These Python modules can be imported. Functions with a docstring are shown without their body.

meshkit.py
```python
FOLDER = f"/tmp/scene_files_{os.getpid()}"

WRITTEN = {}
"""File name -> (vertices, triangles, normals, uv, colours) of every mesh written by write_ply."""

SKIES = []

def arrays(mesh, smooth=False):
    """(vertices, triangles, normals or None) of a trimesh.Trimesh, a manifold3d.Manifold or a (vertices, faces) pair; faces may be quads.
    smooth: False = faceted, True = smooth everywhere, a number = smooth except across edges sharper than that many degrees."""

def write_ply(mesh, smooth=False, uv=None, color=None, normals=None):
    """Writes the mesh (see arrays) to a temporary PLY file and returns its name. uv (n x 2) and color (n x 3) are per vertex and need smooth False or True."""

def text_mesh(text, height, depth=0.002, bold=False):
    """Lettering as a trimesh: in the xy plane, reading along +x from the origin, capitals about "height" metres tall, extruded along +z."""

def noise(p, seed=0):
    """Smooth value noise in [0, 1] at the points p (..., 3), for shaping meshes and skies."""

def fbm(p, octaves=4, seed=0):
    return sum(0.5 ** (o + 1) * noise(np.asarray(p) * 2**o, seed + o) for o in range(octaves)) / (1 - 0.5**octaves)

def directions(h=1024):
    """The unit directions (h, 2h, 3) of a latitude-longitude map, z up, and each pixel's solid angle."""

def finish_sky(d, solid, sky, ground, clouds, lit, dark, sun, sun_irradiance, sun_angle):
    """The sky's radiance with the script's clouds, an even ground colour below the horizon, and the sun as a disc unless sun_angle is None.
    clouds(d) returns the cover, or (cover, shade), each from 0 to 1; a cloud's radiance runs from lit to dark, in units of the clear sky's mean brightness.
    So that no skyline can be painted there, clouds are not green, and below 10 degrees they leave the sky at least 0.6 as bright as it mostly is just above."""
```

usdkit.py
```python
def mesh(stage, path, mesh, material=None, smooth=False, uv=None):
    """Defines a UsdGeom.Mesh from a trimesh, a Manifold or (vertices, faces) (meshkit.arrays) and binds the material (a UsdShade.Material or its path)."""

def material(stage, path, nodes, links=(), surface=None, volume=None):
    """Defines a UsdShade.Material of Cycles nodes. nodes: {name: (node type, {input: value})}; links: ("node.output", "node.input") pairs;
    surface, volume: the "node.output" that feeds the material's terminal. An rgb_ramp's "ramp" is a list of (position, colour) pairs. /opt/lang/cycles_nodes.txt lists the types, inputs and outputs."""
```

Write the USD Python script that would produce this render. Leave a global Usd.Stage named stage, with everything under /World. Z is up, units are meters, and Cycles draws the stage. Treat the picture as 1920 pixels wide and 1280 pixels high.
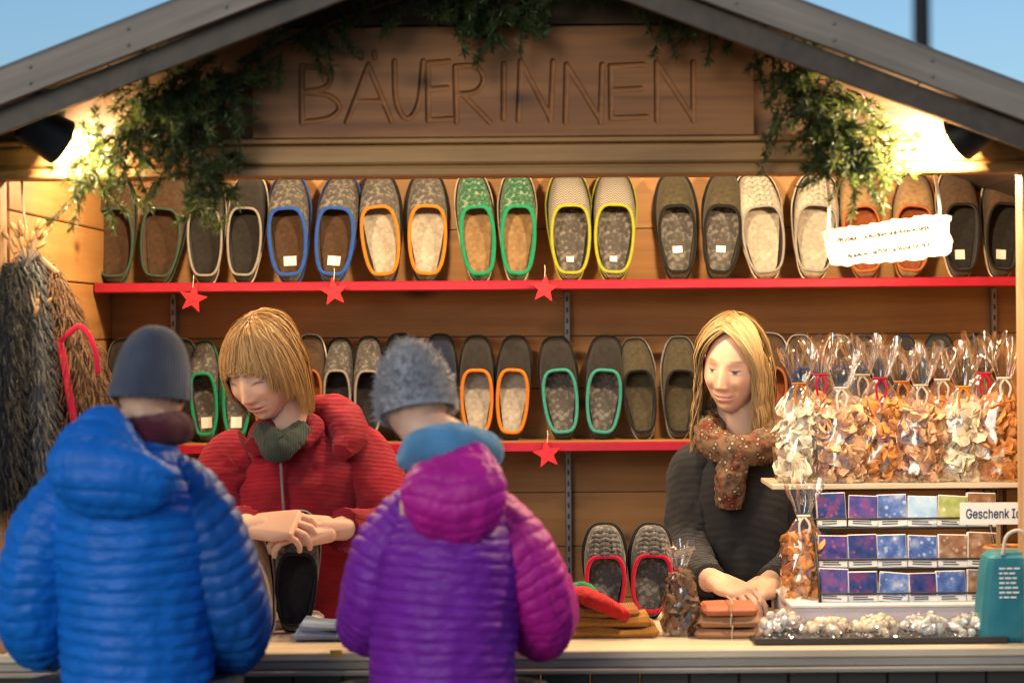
import math, random, numpy as np, trimesh, manifold3d as m3, usdkit, meshkit
from pxr import Usd, UsdGeom, UsdLux, UsdShade, Gf, Sdf, Vt
from shapely.geometry import Polygon, LineString, Point
from shapely.ops import unary_union
from scipy.spatial import cKDTree

stage = Usd.Stage.CreateInMemory()
UsdGeom.SetStageUpAxis(stage, 'Z'); UsdGeom.SetStageMetersPerUnit(stage, 1)
UsdGeom.Xform.Define(stage, '/World')

# ------------------------------------------------------------ camera, sky, sun, exposure
FPX, CY, CAMD, EYE, ROLL = 4275.0, 600.0, 5.0, 1.68, 0.0075
cam = UsdGeom.Camera.Define(stage, '/World/camera')
FOC = 36.0 * FPX / 1920.0
cam.CreateHorizontalApertureAttr(36.0); cam.CreateVerticalApertureAttr(24.0); cam.CreateFocalLengthAttr(FOC)
cam.CreateVerticalApertureOffsetAttr(-(640 - CY) / FPX * FOC)
cam.CreateClippingRangeAttr(Gf.Vec2f(0.1, 2000)); cam.CreateFStopAttr(2.0); cam.CreateFocusDistanceAttr(5.65)
cam.CreateExposureAttr(0.0)
UsdGeom.Xformable(cam).AddTranslateOp().Set(Gf.Vec3d(0, -CAMD, EYE))
UsdGeom.Xformable(cam).AddRotateXYZOp().Set(Gf.Vec3f(90, math.degrees(ROLL), 0))

SUN_EL, SUN_AZ = math.radians(17), math.radians(205)      # low sun behind the camera, veiled
dome = UsdLux.DomeLight.Define(stage, '/World/sky')
skym = usdkit.material(stage, '/World/Looks/sky_material', {
    's': ('sky_texture', {'sky_type': 'single_scattering', 'sun_disc': False, 'sun_elevation': SUN_EL, 'sun_rotation': SUN_AZ}),
    'h': ('mix_color', {'blend_type': 'multiply', 'fac': 1.0, 'b': (.70, .92, 1.20)}),
    'b': ('background_shader', {'strength': 0.10})}, [('s.color', 'h.a'), ('h.result', 'b.color')], surface='b.background')
UsdShade.MaterialBindingAPI.Apply(dome.GetPrim()).Bind(skym)
dome.GetPrim().SetCustomDataByKey('kind', 'structure')
sun = UsdLux.DistantLight.Define(stage, '/World/sun')
sun.CreateNormalizeAttr(True); sun.CreateIntensityAttr(0.34); sun.CreateAngleAttr(25.0); sun.CreateColorAttr(Gf.Vec3f(1, .88, .72))
UsdGeom.Xformable(sun).AddRotateXYZOp().Set(Gf.Vec3f(90 - math.degrees(SUN_EL), 0, 180 - math.degrees(SUN_AZ)))

RX = np.array([math.cos(ROLL), 0, -math.sin(ROLL)]); UP = np.array([math.sin(ROLL), 0, math.cos(ROLL)])
def P(px, py, y):
    d = y + CAMD
    return np.array([0, -CAMD, EYE]) + d * (RX * (px - 960) / FPX + UP * (CY - py) / FPX + np.array([0, 1, 0]))
def S(px, y):
    return px * (y + CAMD) / FPX                                  # length in metres of px picture units at depth y

# ------------------------------------------------------------ helpers: prims
USED = {}
def path_of(parent, name):
    base = '/World' if parent is None else str(parent.GetPath())
    k = USED.get((base, name), 0); USED[(base, name)] = k + 1
    return f'{base}/{name}' + (f'_{k:03d}' if k else '')
def tag(p, label=None, cat=None, group=None, kind=None):
    for k, v in (('label', label), ('category', cat), ('group', group), ('kind', kind)):
        if v: p.SetCustomDataByKey(k, v)
    return p
def thing(name, label, cat, group=None, loc=None, rot=None):
    x = UsdGeom.Xform.Define(stage, path_of(None, name))
    if loc is not None: x.AddTranslateOp().Set(Gf.Vec3d(*map(float, loc)))
    if rot is not None: x.AddRotateXYZOp().Set(Gf.Vec3f(*map(float, rot)))
    return tag(x.GetPrim(), label, cat, group)
def part(parent, name, mesh, mat, smooth=30, label=None, kind=None, color=None, cat=None, group=None):
    if isinstance(mesh, list): mesh = join(mesh)
    m = usdkit.mesh(stage, path_of(parent, name), mesh, mat, smooth=smooth)
    if color is not None:
        UsdGeom.PrimvarsAPI(m).CreatePrimvar('col', Sdf.ValueTypeNames.Color3fArray, 'vertex').Set(Vt.Vec3fArray.FromNumpy(np.asarray(color, np.float32)))
    return tag(m.GetPrim(), label, cat, group, kind)
def copy_of(src, name, label, loc, rot=(0, 0, 0), group=None, scale=None):
    x = UsdGeom.Xform.Define(stage, path_of(None, name)); p = x.GetPrim()
    p.GetReferences().AddInternalReference(src.GetPath()); x.ClearXformOpOrder()
    for op, v in ((x.AddTranslateOp, Gf.Vec3d(*map(float, loc))), (x.AddRotateXYZOp, Gf.Vec3f(*map(float, rot)))): op(opSuffix='c').Set(v)
    if scale: x.AddScaleOp(opSuffix='c').Set(Gf.Vec3f(*scale))
    was = src.GetCustomData()
    tag(p, label, was.get('category'), group or was.get('group')); p.SetInstanceable(True)
    return p

# ------------------------------------------------------------ helpers: meshes
def T(v, f): return trimesh.Trimesh(np.asarray(v, float), np.asarray(f, int), process=False)
def join(ms):
    vs, fs, n = [], [], 0
    for m in ms:
        v, f, _ = meshkit.arrays(m); vs.append(v); fs.append(f + n); n += len(v)
    return T(np.vstack(vs), np.vstack(fs))
def box(x0, x1, y0, y1, z0, z1, c=0.0):
    x0, x1 = sorted((x0, x1)); y0, y1 = sorted((y0, y1)); z0, z1 = sorted((z0, z1))
    c = min(c, .45 * min(x1 - x0, y1 - y0, z1 - z0))
    if c <= 0:
        b = trimesh.creation.box((x1 - x0, y1 - y0, z1 - z0)); b.apply_translation(((x0 + x1) / 2, (y0 + y1) / 2, (z0 + z1) / 2)); return b
    pts = [(X, Y, Z) for sx in (0, 1) for sy in (0, 1) for sz in (0, 1) for X, Y, Z in
           (((x0, x1)[sx], (y0 + c, y1 - c)[sy], (z0 + c, z1 - c)[sz]), ((x0 + c, x1 - c)[sx], (y0, y1)[sy], (z0 + c, z1 - c)[sz]), ((x0 + c, x1 - c)[sx], (y0 + c, y1 - c)[sy], (z0, z1)[sz]))]
    return trimesh.convex.convex_hull(np.array(pts))
def oriented(m, loc=(0, 0, 0), rot=(0, 0, 0), sc=None):
    m = m.copy()
    if sc is not None: m.apply_scale(sc)
    m.apply_transform(trimesh.transformations.euler_matrix(*[math.radians(a) for a in rot], 'sxyz')); m.apply_translation(loc); return m
def catmull(pts, n):
    p = np.asarray(pts, float); k = len(p)
    q = np.vstack([2 * p[0] - p[1], p, 2 * p[-1] - p[-2]]); t = np.linspace(0, k - 1 - 1e-9, n); i = t.astype(int); u = (t - i)[:, None]
    a, b, c, d = q[i], q[i + 1], q[i + 2], q[i + 3]
    return .5 * (2 * b + (c - a) * u + (2 * a - 5 * b + 4 * c - d) * u ** 2 + (3 * b - a - 3 * c + d) * u ** 3)
def frames(c, hint):
    t = np.gradient(c, axis=0); t /= np.linalg.norm(t, axis=1)[:, None] + 1e-12
    h = np.asarray(hint, float); a = h[None] - t * (t @ h)[:, None]; a /= np.linalg.norm(a, axis=1)[:, None] + 1e-12
    return t, a, np.cross(t, a)
def tube(pts, rad, n=12, m=None, hint=(0, 1, 0.01), disp=None, caps=True, power=1.0):
    """pts k x 3, rad k x 2 (along hint side a, along b) or k; disp(s, th, c) gives extra radius."""
    pts = np.asarray(pts, float); rad = np.asarray(rad, float)
    if rad.ndim == 0: rad = np.full(len(pts), float(rad))
    if rad.ndim == 1: rad = np.stack([rad, rad], 1)
    if m: both = catmull(np.hstack([pts, rad]), m); pts, rad = both[:, :3], np.maximum(both[:, 3:], 1e-4)
    t, a, b = frames(pts, hint); th = np.linspace(0, 2 * np.pi, n, endpoint=False)
    s = np.r_[0, np.cumsum(np.linalg.norm(np.diff(pts, axis=0), axis=1))]
    ca, sb = np.cos(th), np.sin(th)
    if power != 1: ca, sb = np.sign(ca) * abs(ca) ** power, np.sign(sb) * abs(sb) ** power
    ra = np.repeat(rad[:, :1], n, 1); rb = np.repeat(rad[:, 1:], n, 1)
    if disp is not None:
        D = disp(s[:, None] + 0 * th[None], th[None] + 0 * s[:, None], pts); ra, rb = ra + D, rb + D
    v = pts[:, None] + a[:, None] * (ra * ca)[..., None] + b[:, None] * (rb * sb)[..., None]
    k = len(pts); v = v.reshape(-1, 3); f = []
    i, j = np.meshgrid(np.arange(k - 1), np.arange(n), indexing='ij'); j2 = (j + 1) % n
    A, B, C, D_ = i * n + j, i * n + j2, (i + 1) * n + j2, (i + 1) * n + j
    f = np.vstack([np.stack([A, B, C], -1).reshape(-1, 3), np.stack([A, C, D_], -1).reshape(-1, 3)])
    if caps:
        v = np.vstack([v, pts[:1], pts[-1:]]); z = np.arange(n); e = (k - 1) * n
        f = np.vstack([f, np.stack([0 * z + k * n, (z + 1) % n, z], 1), np.stack([0 * z + k * n + 1, e + z, e + (z + 1) % n], 1)])
    return T(v, f)
def closed_tube(c, r, n=6):
    c = np.asarray(c); k = len(c); t = np.roll(c, -1, 0) - np.roll(c, 1, 0); t /= np.linalg.norm(t, axis=1)[:, None] + 1e-9
    a = np.cross(t, [0.3, 1, 0.2]); a /= np.linalg.norm(a, axis=1)[:, None] + 1e-9; b = np.cross(t, a); th = np.linspace(0, 2 * np.pi, n, endpoint=False)
    v = c[:, None] + r * (a[:, None] * np.cos(th)[None, :, None] + b[:, None] * np.sin(th)[None, :, None])
    i, j = np.meshgrid(np.arange(k), np.arange(n), indexing='ij'); i2, j2 = (i + 1) % k, (j + 1) % n
    A, B, C, D = i * n + j, i * n + j2, i2 * n + j2, i2 * n + j
    return T(v.reshape(-1, 3), np.vstack([np.stack([A, B, C], -1).reshape(-1, 3), np.stack([A, C, D], -1).reshape(-1, 3)]))
def grid(v):
    """v: a x b x 3"""
    a, b = v.shape[:2]; i, j = np.meshgrid(np.arange(a - 1), np.arange(b - 1), indexing='ij'); A = i * b + j
    return T(v.reshape(-1, 3), np.vstack([np.stack([A, A + b, A + b + 1], -1).reshape(-1, 3), np.stack([A, A + b + 1, A + 1], -1).reshape(-1, 3)]))
def extr(poly, y0, y1):
    """polygon in x,z extruded along y"""
    m = trimesh.creation.extrude_polygon(poly, abs(y1 - y0)); v = m.vertices.copy()
    return T(np.stack([v[:, 0], min(y0, y1) + v[:, 2], v[:, 1]], 1), m.faces[:, ::-1])
def cap(a, ra, b, rb, seg=16):
    return m3.Manifold.batch_hull([m3.Manifold.sphere(ra, seg).translate(list(map(float, a))), m3.Manifold.sphere(rb, seg).translate(list(map(float, b)))])
def to_tm(m):
    q = m.to_mesh(); return T(q.vert_properties[:, :3], q.tri_verts)
def fbm(p, scale=1.0, octs=4): return np.asarray(meshkit.fbm(np.asarray(p, float) * scale + 31.7, octs)) - .5
def rough(m, amp, scale):
    m = m.copy(); n = m.vertex_normals; m.vertices = m.vertices + n * (amp * fbm(m.vertices, scale))[:, None]; return m

# ------------------------------------------------------------ helpers: materials
LK = '/World/Looks/'; MATS = {}
def mat(name, nodes, links, surface='p.BSDF'):
    if name not in MATS: MATS[name] = usdkit.material(stage, LK + name, nodes, links, surface=surface)
    return MATS[name]
def plain(name, col, rough=.6, bump=0.0, bscale=60, vary=.12, metallic=0.0, sheen=0.0, nscale=14, spec=.5, tint=None):
    c = np.array(col, float); lo, hi = np.clip(c * (1 - vary), 0, 1), np.clip(c * (1 + vary), 0, 1)
    n = {'g': ('texture_coordinate', {}), 'n': ('noise_texture', {'scale': nscale, 'detail': 5.0}), 'r': ('rgb_ramp', {'ramp': [(.3, lo), (.7, hi if tint is None else tint)]}),
         'p': ('principled_bsdf', {'roughness': rough, 'metallic': metallic, 'sheen_weight': sheen, 'specular_ior_level': spec})}
    l = [('g.object', 'n.vector'), ('n.fac', 'r.fac'), ('r.color', 'p.base_color')]
    if bump:
        n['n2'] = ('noise_texture', {'scale': bscale, 'detail': 4.0}); n['b'] = ('bump', {'strength': bump, 'distance': .004})
        l += [('g.object', 'n2.vector'), ('n2.fac', 'b.height'), ('b.normal', 'p.normal')]
    return mat(name, n, l)
def wood(name, dark, light, axis='x', rough=.55, grain=1.0, knots=True, bump=.35, tilt=0.0):
    st = {'x': (1.2, 26, 26), 'y': (26, 1.2, 26), 'z': (26, 26, 1.2)}[axis]; kn = {'x': (3.0, 8, 8), 'y': (8, 3.0, 8), 'z': (8, 8, 3.0)}[axis]
    dk = np.array(dark) * .35
    n = {'g': ('geometry', {}), 'o': ('object_info', {}), 'mm': ('vector_math', {'math_type': 'multiply_add', 'vector2': (9.1, 5.3, 7.7)}),
         'm': ('mapping', {'scale': st}), 'n': ('noise_texture', {'scale': 1.0 * grain, 'detail': 7.0, 'roughness': .62, 'distortion': .35}),
         'r': ('rgb_ramp', {'ramp': [(.28, dark), (.5, (np.array(dark) + light) / 2), (.72, light)]}),
         'm2': ('mapping', {'scale': kn}), 'v': ('voronoi_texture', {'scale': 1.0, 'randomness': 1.0}), 'kr': ('rgb_ramp', {'ramp': [(.05, (1, 1, 1)), (.11, (.55, .55, .55)), (.20, (0, 0, 0))]}),
         'n3': ('noise_texture', {'scale': 2.3, 'detail': 3.0}), 'r3': ('rgb_ramp', {'ramp': [(.3, (.72, .7, .68)), (.7, (1.08, 1.06, 1.03))]}),
         'mx': ('mix_color', {'blend_type': 'multiply', 'fac': 1.0}), 'k': ('mix_color', {'b': tuple(dk), 'fac': 0.0}),
         'b': ('bump', {'strength': bump, 'distance': .003}), 'p': ('principled_bsdf', {'roughness': rough})}
    l = [('g.position', 'm.vector'), ('m.vector', 'n.vector'), ('n.fac', 'r.fac'), ('g.position', 'n3.vector'), ('n3.fac', 'r3.fac'), ('r.color', 'mx.a'), ('r3.color', 'mx.b'),
         ('g.position', 'm2.vector'), ('m2.vector', 'v.vector'), ('v.distance', 'kr.fac'), ('mx.result', 'k.a'), ('n.fac', 'b.height'), ('b.normal', 'p.normal')]
    if knots: l += [('kr.color', 'k.fac')]
    l += [('k.result', 'p.base_color')]
    for x in ('o', 'mm'): n.pop(x)
    if tilt:
        n['vr'] = ('vector_rotate', {'rotate_type': 'y_axis', 'angle': tilt}); l = [('vr.vector' if a == 'g.position' else a, b) for a, b in l] + [('g.position', 'vr.vector')]
    return mat(name, n, l)
def felt(name, col, vary=.25, speck=None):
    c = np.array(col, float) * .8; speck = None if speck is None else np.array(speck) * .8
    n = {'g': ('texture_coordinate', {}), 'n': ('noise_texture', {'scale': 90.0, 'detail': 4.0}), 'n1': ('noise_texture', {'scale': 420.0, 'detail': 2.0}),
         'r': ('rgb_ramp', {'ramp': [(.3, c * (1 - vary)), (.7, np.clip(c * (1 + vary), 0, 1))] if speck is None else [(.4, c * .75), (.52, c), (.62, speck)]}),
         'b': ('bump', {'strength': .5, 'distance': .002}), 'p': ('principled_bsdf', {'roughness': .95, 'sheen_weight': .12, 'sheen_roughness': .5, 'specular_ior_level': .15})}
    return mat(name, n, [('g.object', 'n.vector'), ('g.object', 'n1.vector'), ('n.fac', 'r.fac'), ('r.color', 'p.base_color'), ('n1.fac', 'b.height'), ('b.normal', 'p.normal')])
def ribbed(name, col, scale=60, direction='z', bump=.6, rough=.9, vary=.3):
    c = np.array(col, float)
    n = {'g': ('texture_coordinate', {}), 'w': ('wave_texture', {'wave_type': 'bands', 'bands_direction': direction, 'scale': scale, 'distortion': 1.2, 'detail': 2.0, 'detail_scale': 1.5}),
         'n': ('noise_texture', {'scale': 9.0, 'detail': 4.0}), 'r': ('rgb_ramp', {'ramp': [(.3, c * (1 - vary)), (.7, np.clip(c * (1 + vary), 0, 1))]}), 'wr': ('rgb_ramp', {'ramp': [(0, (.55, .55, .55)), (.6, (1, 1, 1))]}),
         'x': ('mix_color', {'blend_type': 'multiply', 'fac': .8}), 'b': ('bump', {'strength': bump, 'distance': .003}), 'p': ('principled_bsdf', {'roughness': rough, 'sheen_weight': .1, 'specular_ior_level': .2})}
    return mat(name, n, [('g.object', 'w.vector'), ('g.object', 'n.vector'), ('n.fac', 'r.fac'), ('w.fac', 'wr.fac'), ('r.color', 'x.a'), ('wr.color', 'x.b'), ('x.result', 'p.base_color'), ('w.fac', 'b.height'), ('b.normal', 'p.normal')])
def vcol(name, rough=.5, sss=0.0, bump=0.0):
    n = {'a': ('attribute', {'attribute': 'col'}), 'p': ('principled_bsdf', {'roughness': rough, 'subsurface_weight': sss, 'subsurface_radius': (1, .35, .2), 'subsurface_scale': .006, 'specular_ior_level': .35})}
    l = [('a.color', 'p.base_color')]
    if bump:
        n.update({'g': ('texture_coordinate', {}), 'n': ('noise_texture', {'scale': 260.0, 'detail': 4.0}), 'b': ('bump', {'strength': bump, 'distance': .001})}); l += [('g.object', 'n.vector'), ('n.fac', 'b.height'), ('b.normal', 'p.normal')]
    return mat(name, n, l)
def film(name, tint=(1, 1, 1), gloss=.16):
    return mat(name, {'t': ('transparent_bsdf', {'color': tint}), 'g': ('glossy_bsdf', {'color': (1, 1, 1), 'roughness': .09}), 'w': ('layer_weight', {'blend': .38}),
                      'q': ('math', {'math_type': 'multiply_add', 'value2': .75, 'value3': gloss}), 'm': ('mix_closure', {})},
               [('w.facing', 'q.value1'), ('q.value', 'm.fac'), ('t.BSDF', 'm.closure1'), ('g.BSDF', 'm.closure2')], surface='m.closure')
# ============================================================ setting
rng = np.random.default_rng(7)
cob = mat('paving_material', {'g': ('geometry', {}), 'b': ('brick_texture', {'scale': 5.0, 'color1': (.09, .085, .08), 'color2': (.13, .125, .12), 'mortar': (.04, .04, .04), 'mortar_size': .03}), 'n': ('noise_texture', {'scale': 3.0, 'detail': 5.0}),
      'x': ('mix_color', {'blend_type': 'multiply', 'fac': .6}), 'bu': ('bump', {'strength': .5, 'distance': .01}), 'p': ('principled_bsdf', {'roughness': .75})},
      [('g.position', 'b.vector'), ('g.position', 'n.vector'), ('b.color', 'x.a'), ('n.color', 'x.b'), ('x.result', 'p.base_color'), ('b.fac', 'bu.height'), ('bu.normal', 'p.normal')])
tag(part(None, 'ground', T([(-300, -300, 0), (300, -300, 0), (300, 300, 0), (-300, 300, 0)], [(0, 1, 2), (0, 2, 3)]), cob, smooth=False), kind='structure')
pole = thing('flag_pole', 'tall dark pole standing behind the hut at the upper right', 'pole', loc=(0, 0, 0))
pp = P(1728, 50, 16)
part(pole, 'shaft', tube([(pp[0], 16, 0), (pp[0], 16, 3.5), (pp[0], 16, 7.5)], [.09, .085, .075], n=16), plain('pole_paint', (.006, .008, .010), .8))
part(pole, 'base', tube([(pp[0], 16, 0), (pp[0], 16, .12), (pp[0], 16, .2)], [.22, .2, .1], n=20), MATS['pole_paint'])

# ============================================================ the market hut
W_IN = [wood('pine_inner_%d' % i, d, l) for i, (d, l) in enumerate([((.30, .13, .03), (.50, .25, .07)), ((.33, .145, .036), (.52, .27, .08)), ((.27, .115, .027), (.46, .23, .062))])]
W_INY = [wood('pine_side_%d' % i, d, l, axis='y') for i, (d, l) in enumerate([((.30, .14, .04), (.44, .23, .075)), ((.27, .125, .035), (.41, .21, .068))])]
W_SIGN = wood('sign_wood', (.17, .060, .015), (.36, .15, .045), grain=1.3, rough=.6)
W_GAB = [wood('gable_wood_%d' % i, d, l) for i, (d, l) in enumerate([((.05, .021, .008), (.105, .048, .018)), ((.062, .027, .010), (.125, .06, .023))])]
W_BEAM = wood('beam_wood', (.27, .13, .038), (.45, .25, .09))
W_BARGE = {q: wood('barge_wood_' + n_, (.12, .10, .085), (.27, .235, .205), grain=1.3, tilt=-q * math.atan(.3825)) for q, n_ in ((-1, 'left'), (1, 'right'))}
W_POST = wood('post_wood', (.30, .17, .08), (.46, .29, .15), axis='z')
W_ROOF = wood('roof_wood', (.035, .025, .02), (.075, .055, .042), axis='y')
W_TOP = wood('counter_wood', (.50, .40, .29), (.68, .58, .46), rough=.5, bump=.2)
W_LIP = wood('lip_wood', (.20, .18, .165), (.36, .33, .30), rough=.5)
W_DARK = wood('panel_wood', (.012, .010, .008), (.026, .021, .017))
RED = plain('red_paint', (.29, .004, .022), .38, bump=.15, bscale=30, vary=.18)
STEEL = plain('grey_steel', (.20, .21, .23), .4, metallic=.6)
BLACK = plain('black_metal', (.008, .008, .009), .5)

hut = thing('market_hut', 'wooden market hut with gabled roof, carved name board, counter and red shelves inside', 'market stall')
XL, XR, YB = -1.113, 1.46, 1.34
YBG = -.32                                                       # front of the roof
XAP, ZAP = P(900, -214, YBG)[0], P(900, -214, YBG)[2]
SL = .3825
def ridge_z(x): return ZAP - SL * abs(x - XAP)
# back wall and side wall planks
ROOFP = Polygon([(XAP, ZAP - .024), (XAP + 1.9, ZAP - .024 - SL * 1.9), (XAP + 1.9, 0), (XAP - 1.9, 0), (XAP - 1.9, ZAP - .024 - SL * 1.9)])
z = .02; k = 0
while z < 2.6:
    h = .142 + .012 * rng.random()
    zt = z + h
    body = ROOFP.intersection(Polygon([(XL, z), (XR, z), (XR, zt - .003), (XL, zt - .003)]))
    if body.area > .004: part(hut, 'wall_plank', extr(body, YB + .002 * rng.random(), YB + .022), W_IN[k % 3], smooth=False)
    for xs, sg in ((XL, -1), (XR, 1)):
        zc = min(zt - .003, ridge_z(xs) - .028)
        if zc - z > .02: part(hut, 'side_plank', box(xs + sg * .022, xs + sg * .002 * rng.random(), .06, YB - .001, z, zc, .003), W_INY[(k + (sg > 0)) % 2])
    z = zt; k += 1
part(hut, 'wall_backing', extr(ROOFP.intersection(Polygon([(XL - .03, 0), (XR + .03, 0), (XR + .03, 3), (XL - .03, 3)])), YB + .024, YB + .04), W_DARK, smooth=False)  # added sheet behind the planks, blocks light through their gaps
part(hut, 'side_backing', box(XL - .04, XL - .024, .06, YB + .04, 0, 2.1), W_DARK, smooth=False)  # added outside the left planks to keep light out of the gaps
part(hut, 'side_backing', box(XR + .024, XR + .04, .06, YB + .04, 0, ridge_z(XR) - .05), W_DARK, smooth=False)  # same added light block outside the right planks
part(hut, 'floor_board', box(XL, XR, .05, YB, .02, .05), W_DARK, smooth=False)
# corner posts at the opening
xl, xr = P(4, 600, 0)[0], P(1916, 600, 0)[0]
part(hut, 'post', box(xl - .09, xl, -.02, .06, 0, 2.0, .006), W_POST)
part(hut, 'post', box(xr, xr + .09, -.02, .06, 0, 2.0, .006), W_POST)
part(hut, 'front_stub', box(xr + .09, XR + .02, 0, .04, 0, 2.0), W_POST)
# beam over the opening: two mouldings
def zrow(py, y, px=960): return P(px, py, y)[2]
zb0, zb1, zb2, zb3, zb4 = [zrow(v, -.03) for v in (330, 313, 307, 270, 262)]
BX0, BX1 = xl - .12, XR + .05
part(hut, 'beam', box(BX0, BX1, -.035, .05, zb2, zb3, .005), W_BEAM)
part(hut, 'beam_trim', box(BX0, BX1, -.048, .05, zb0, zb1, .004), W_BEAM)
part(hut, 'beam_shadow_board', box(BX0, BX1, -.02, .049, zb1, zb2), W_BEAM)
part(hut, 'beam_cap', box(BX0, BX1, -.045, .05, zb3 + .002, zb4 + .004, .003), W_BEAM)
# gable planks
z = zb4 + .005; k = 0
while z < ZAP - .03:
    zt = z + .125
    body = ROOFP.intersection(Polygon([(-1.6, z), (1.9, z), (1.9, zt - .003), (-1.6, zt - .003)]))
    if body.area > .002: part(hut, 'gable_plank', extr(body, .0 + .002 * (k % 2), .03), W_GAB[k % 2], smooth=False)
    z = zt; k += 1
part(hut, 'gable_backing', extr(ROOFP.intersection(Polygon([(-1.6, zb4 + .01), (1.9, zb4 + .01), (1.9, 3), (-1.6, 3)])), .033, .045), W_ROOF, smooth=False)  # added behind the gable planks so no bulb light leaks through
# carved board
sx0, sx1 = P(474, 160, -.03)[0], P(1412, 160, -.03)[0]
sz0, sz1 = zb4 + .007, zrow(52, -.03)
board = m3.Manifold.cube([sx1 - sx0, .034, sz1 - sz0]).translate([sx0, -.036, sz0])
GL = {'B': [[(0, 0), (0, 1)], [(0, 1), (.55, .95), (.75, .78), (.6, .6), (.05, .52)], [(.05, .52), (.7, .45), (.98, .24), (.7, .04), (0, -.04)]],
      'A': [[(0, 0), (.45, 1)], [(.45, 1), (1, .02)], [(.2, .36), (.82, .36)]], 'U': [[(0, 1), (.08, .3), (.45, 0), (.85, .25), (1, 1)]],
      'E': [[(0, 0), (.02, 1)], [(0, 1), (.95, 1.03)], [(0, .54), (.85, .57)], [(0, 0), (1, .03)]],
      'R': [[(0, 0), (0, 1)], [(0, 1), (.6, 1), (.85, .78), (.6, .55), (0, .5)], [(.2, .5), (1, 0)]], 'I': [[(0, 0), (.0, 1)]], 'N': [[(0, 0), (.02, 1)], [(.02, 1), (.97, .03)], [(.97, .0), (1, 1)]]}
LET = [('B', 566, 638), ('A', 650, 734), ('U', 722 + 16, 792), ('E', 803, 846), ('R', 856, 918), ('I', 944, 944), ('N', 972, 1034), ('N', 1060, 1128), ('E', 1146, 1212), ('N', 1232, 1302)]
cut = []
def stroke(pts):
    q = [P(px, py, -.0345) for px, py in pts]
    if len(q) > 2: q = catmull(q, 3 * len(q))
    for a, b in zip(q[:-1], q[1:]): cut.append(cap(a, .0072, b, .0072, 12))
for i, (ch, x0, x1) in enumerate(LET):
    y0, y1 = 226 + 4 * math.sin(i * 2.1), 120 + 5 * math.sin(i * 1.7 + 1)
    tl = 3 * math.sin(i * 1.3)
    for st in GL[ch]: stroke([(x0 + u * (x1 - x0) + tl * v, y0 + v * (y1 - y0)) for u, v in st])
for dx in (-14, 12): stroke([(690 + dx, 99), (690 + dx + 1, 109)])
carved = board - m3.Manifold.batch_boolean(cut, m3.OpType.Add)
sign = part(hut, 'name_board', to_tm(carved), W_SIGN, smooth=35, label='board with carved lettering')
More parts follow.
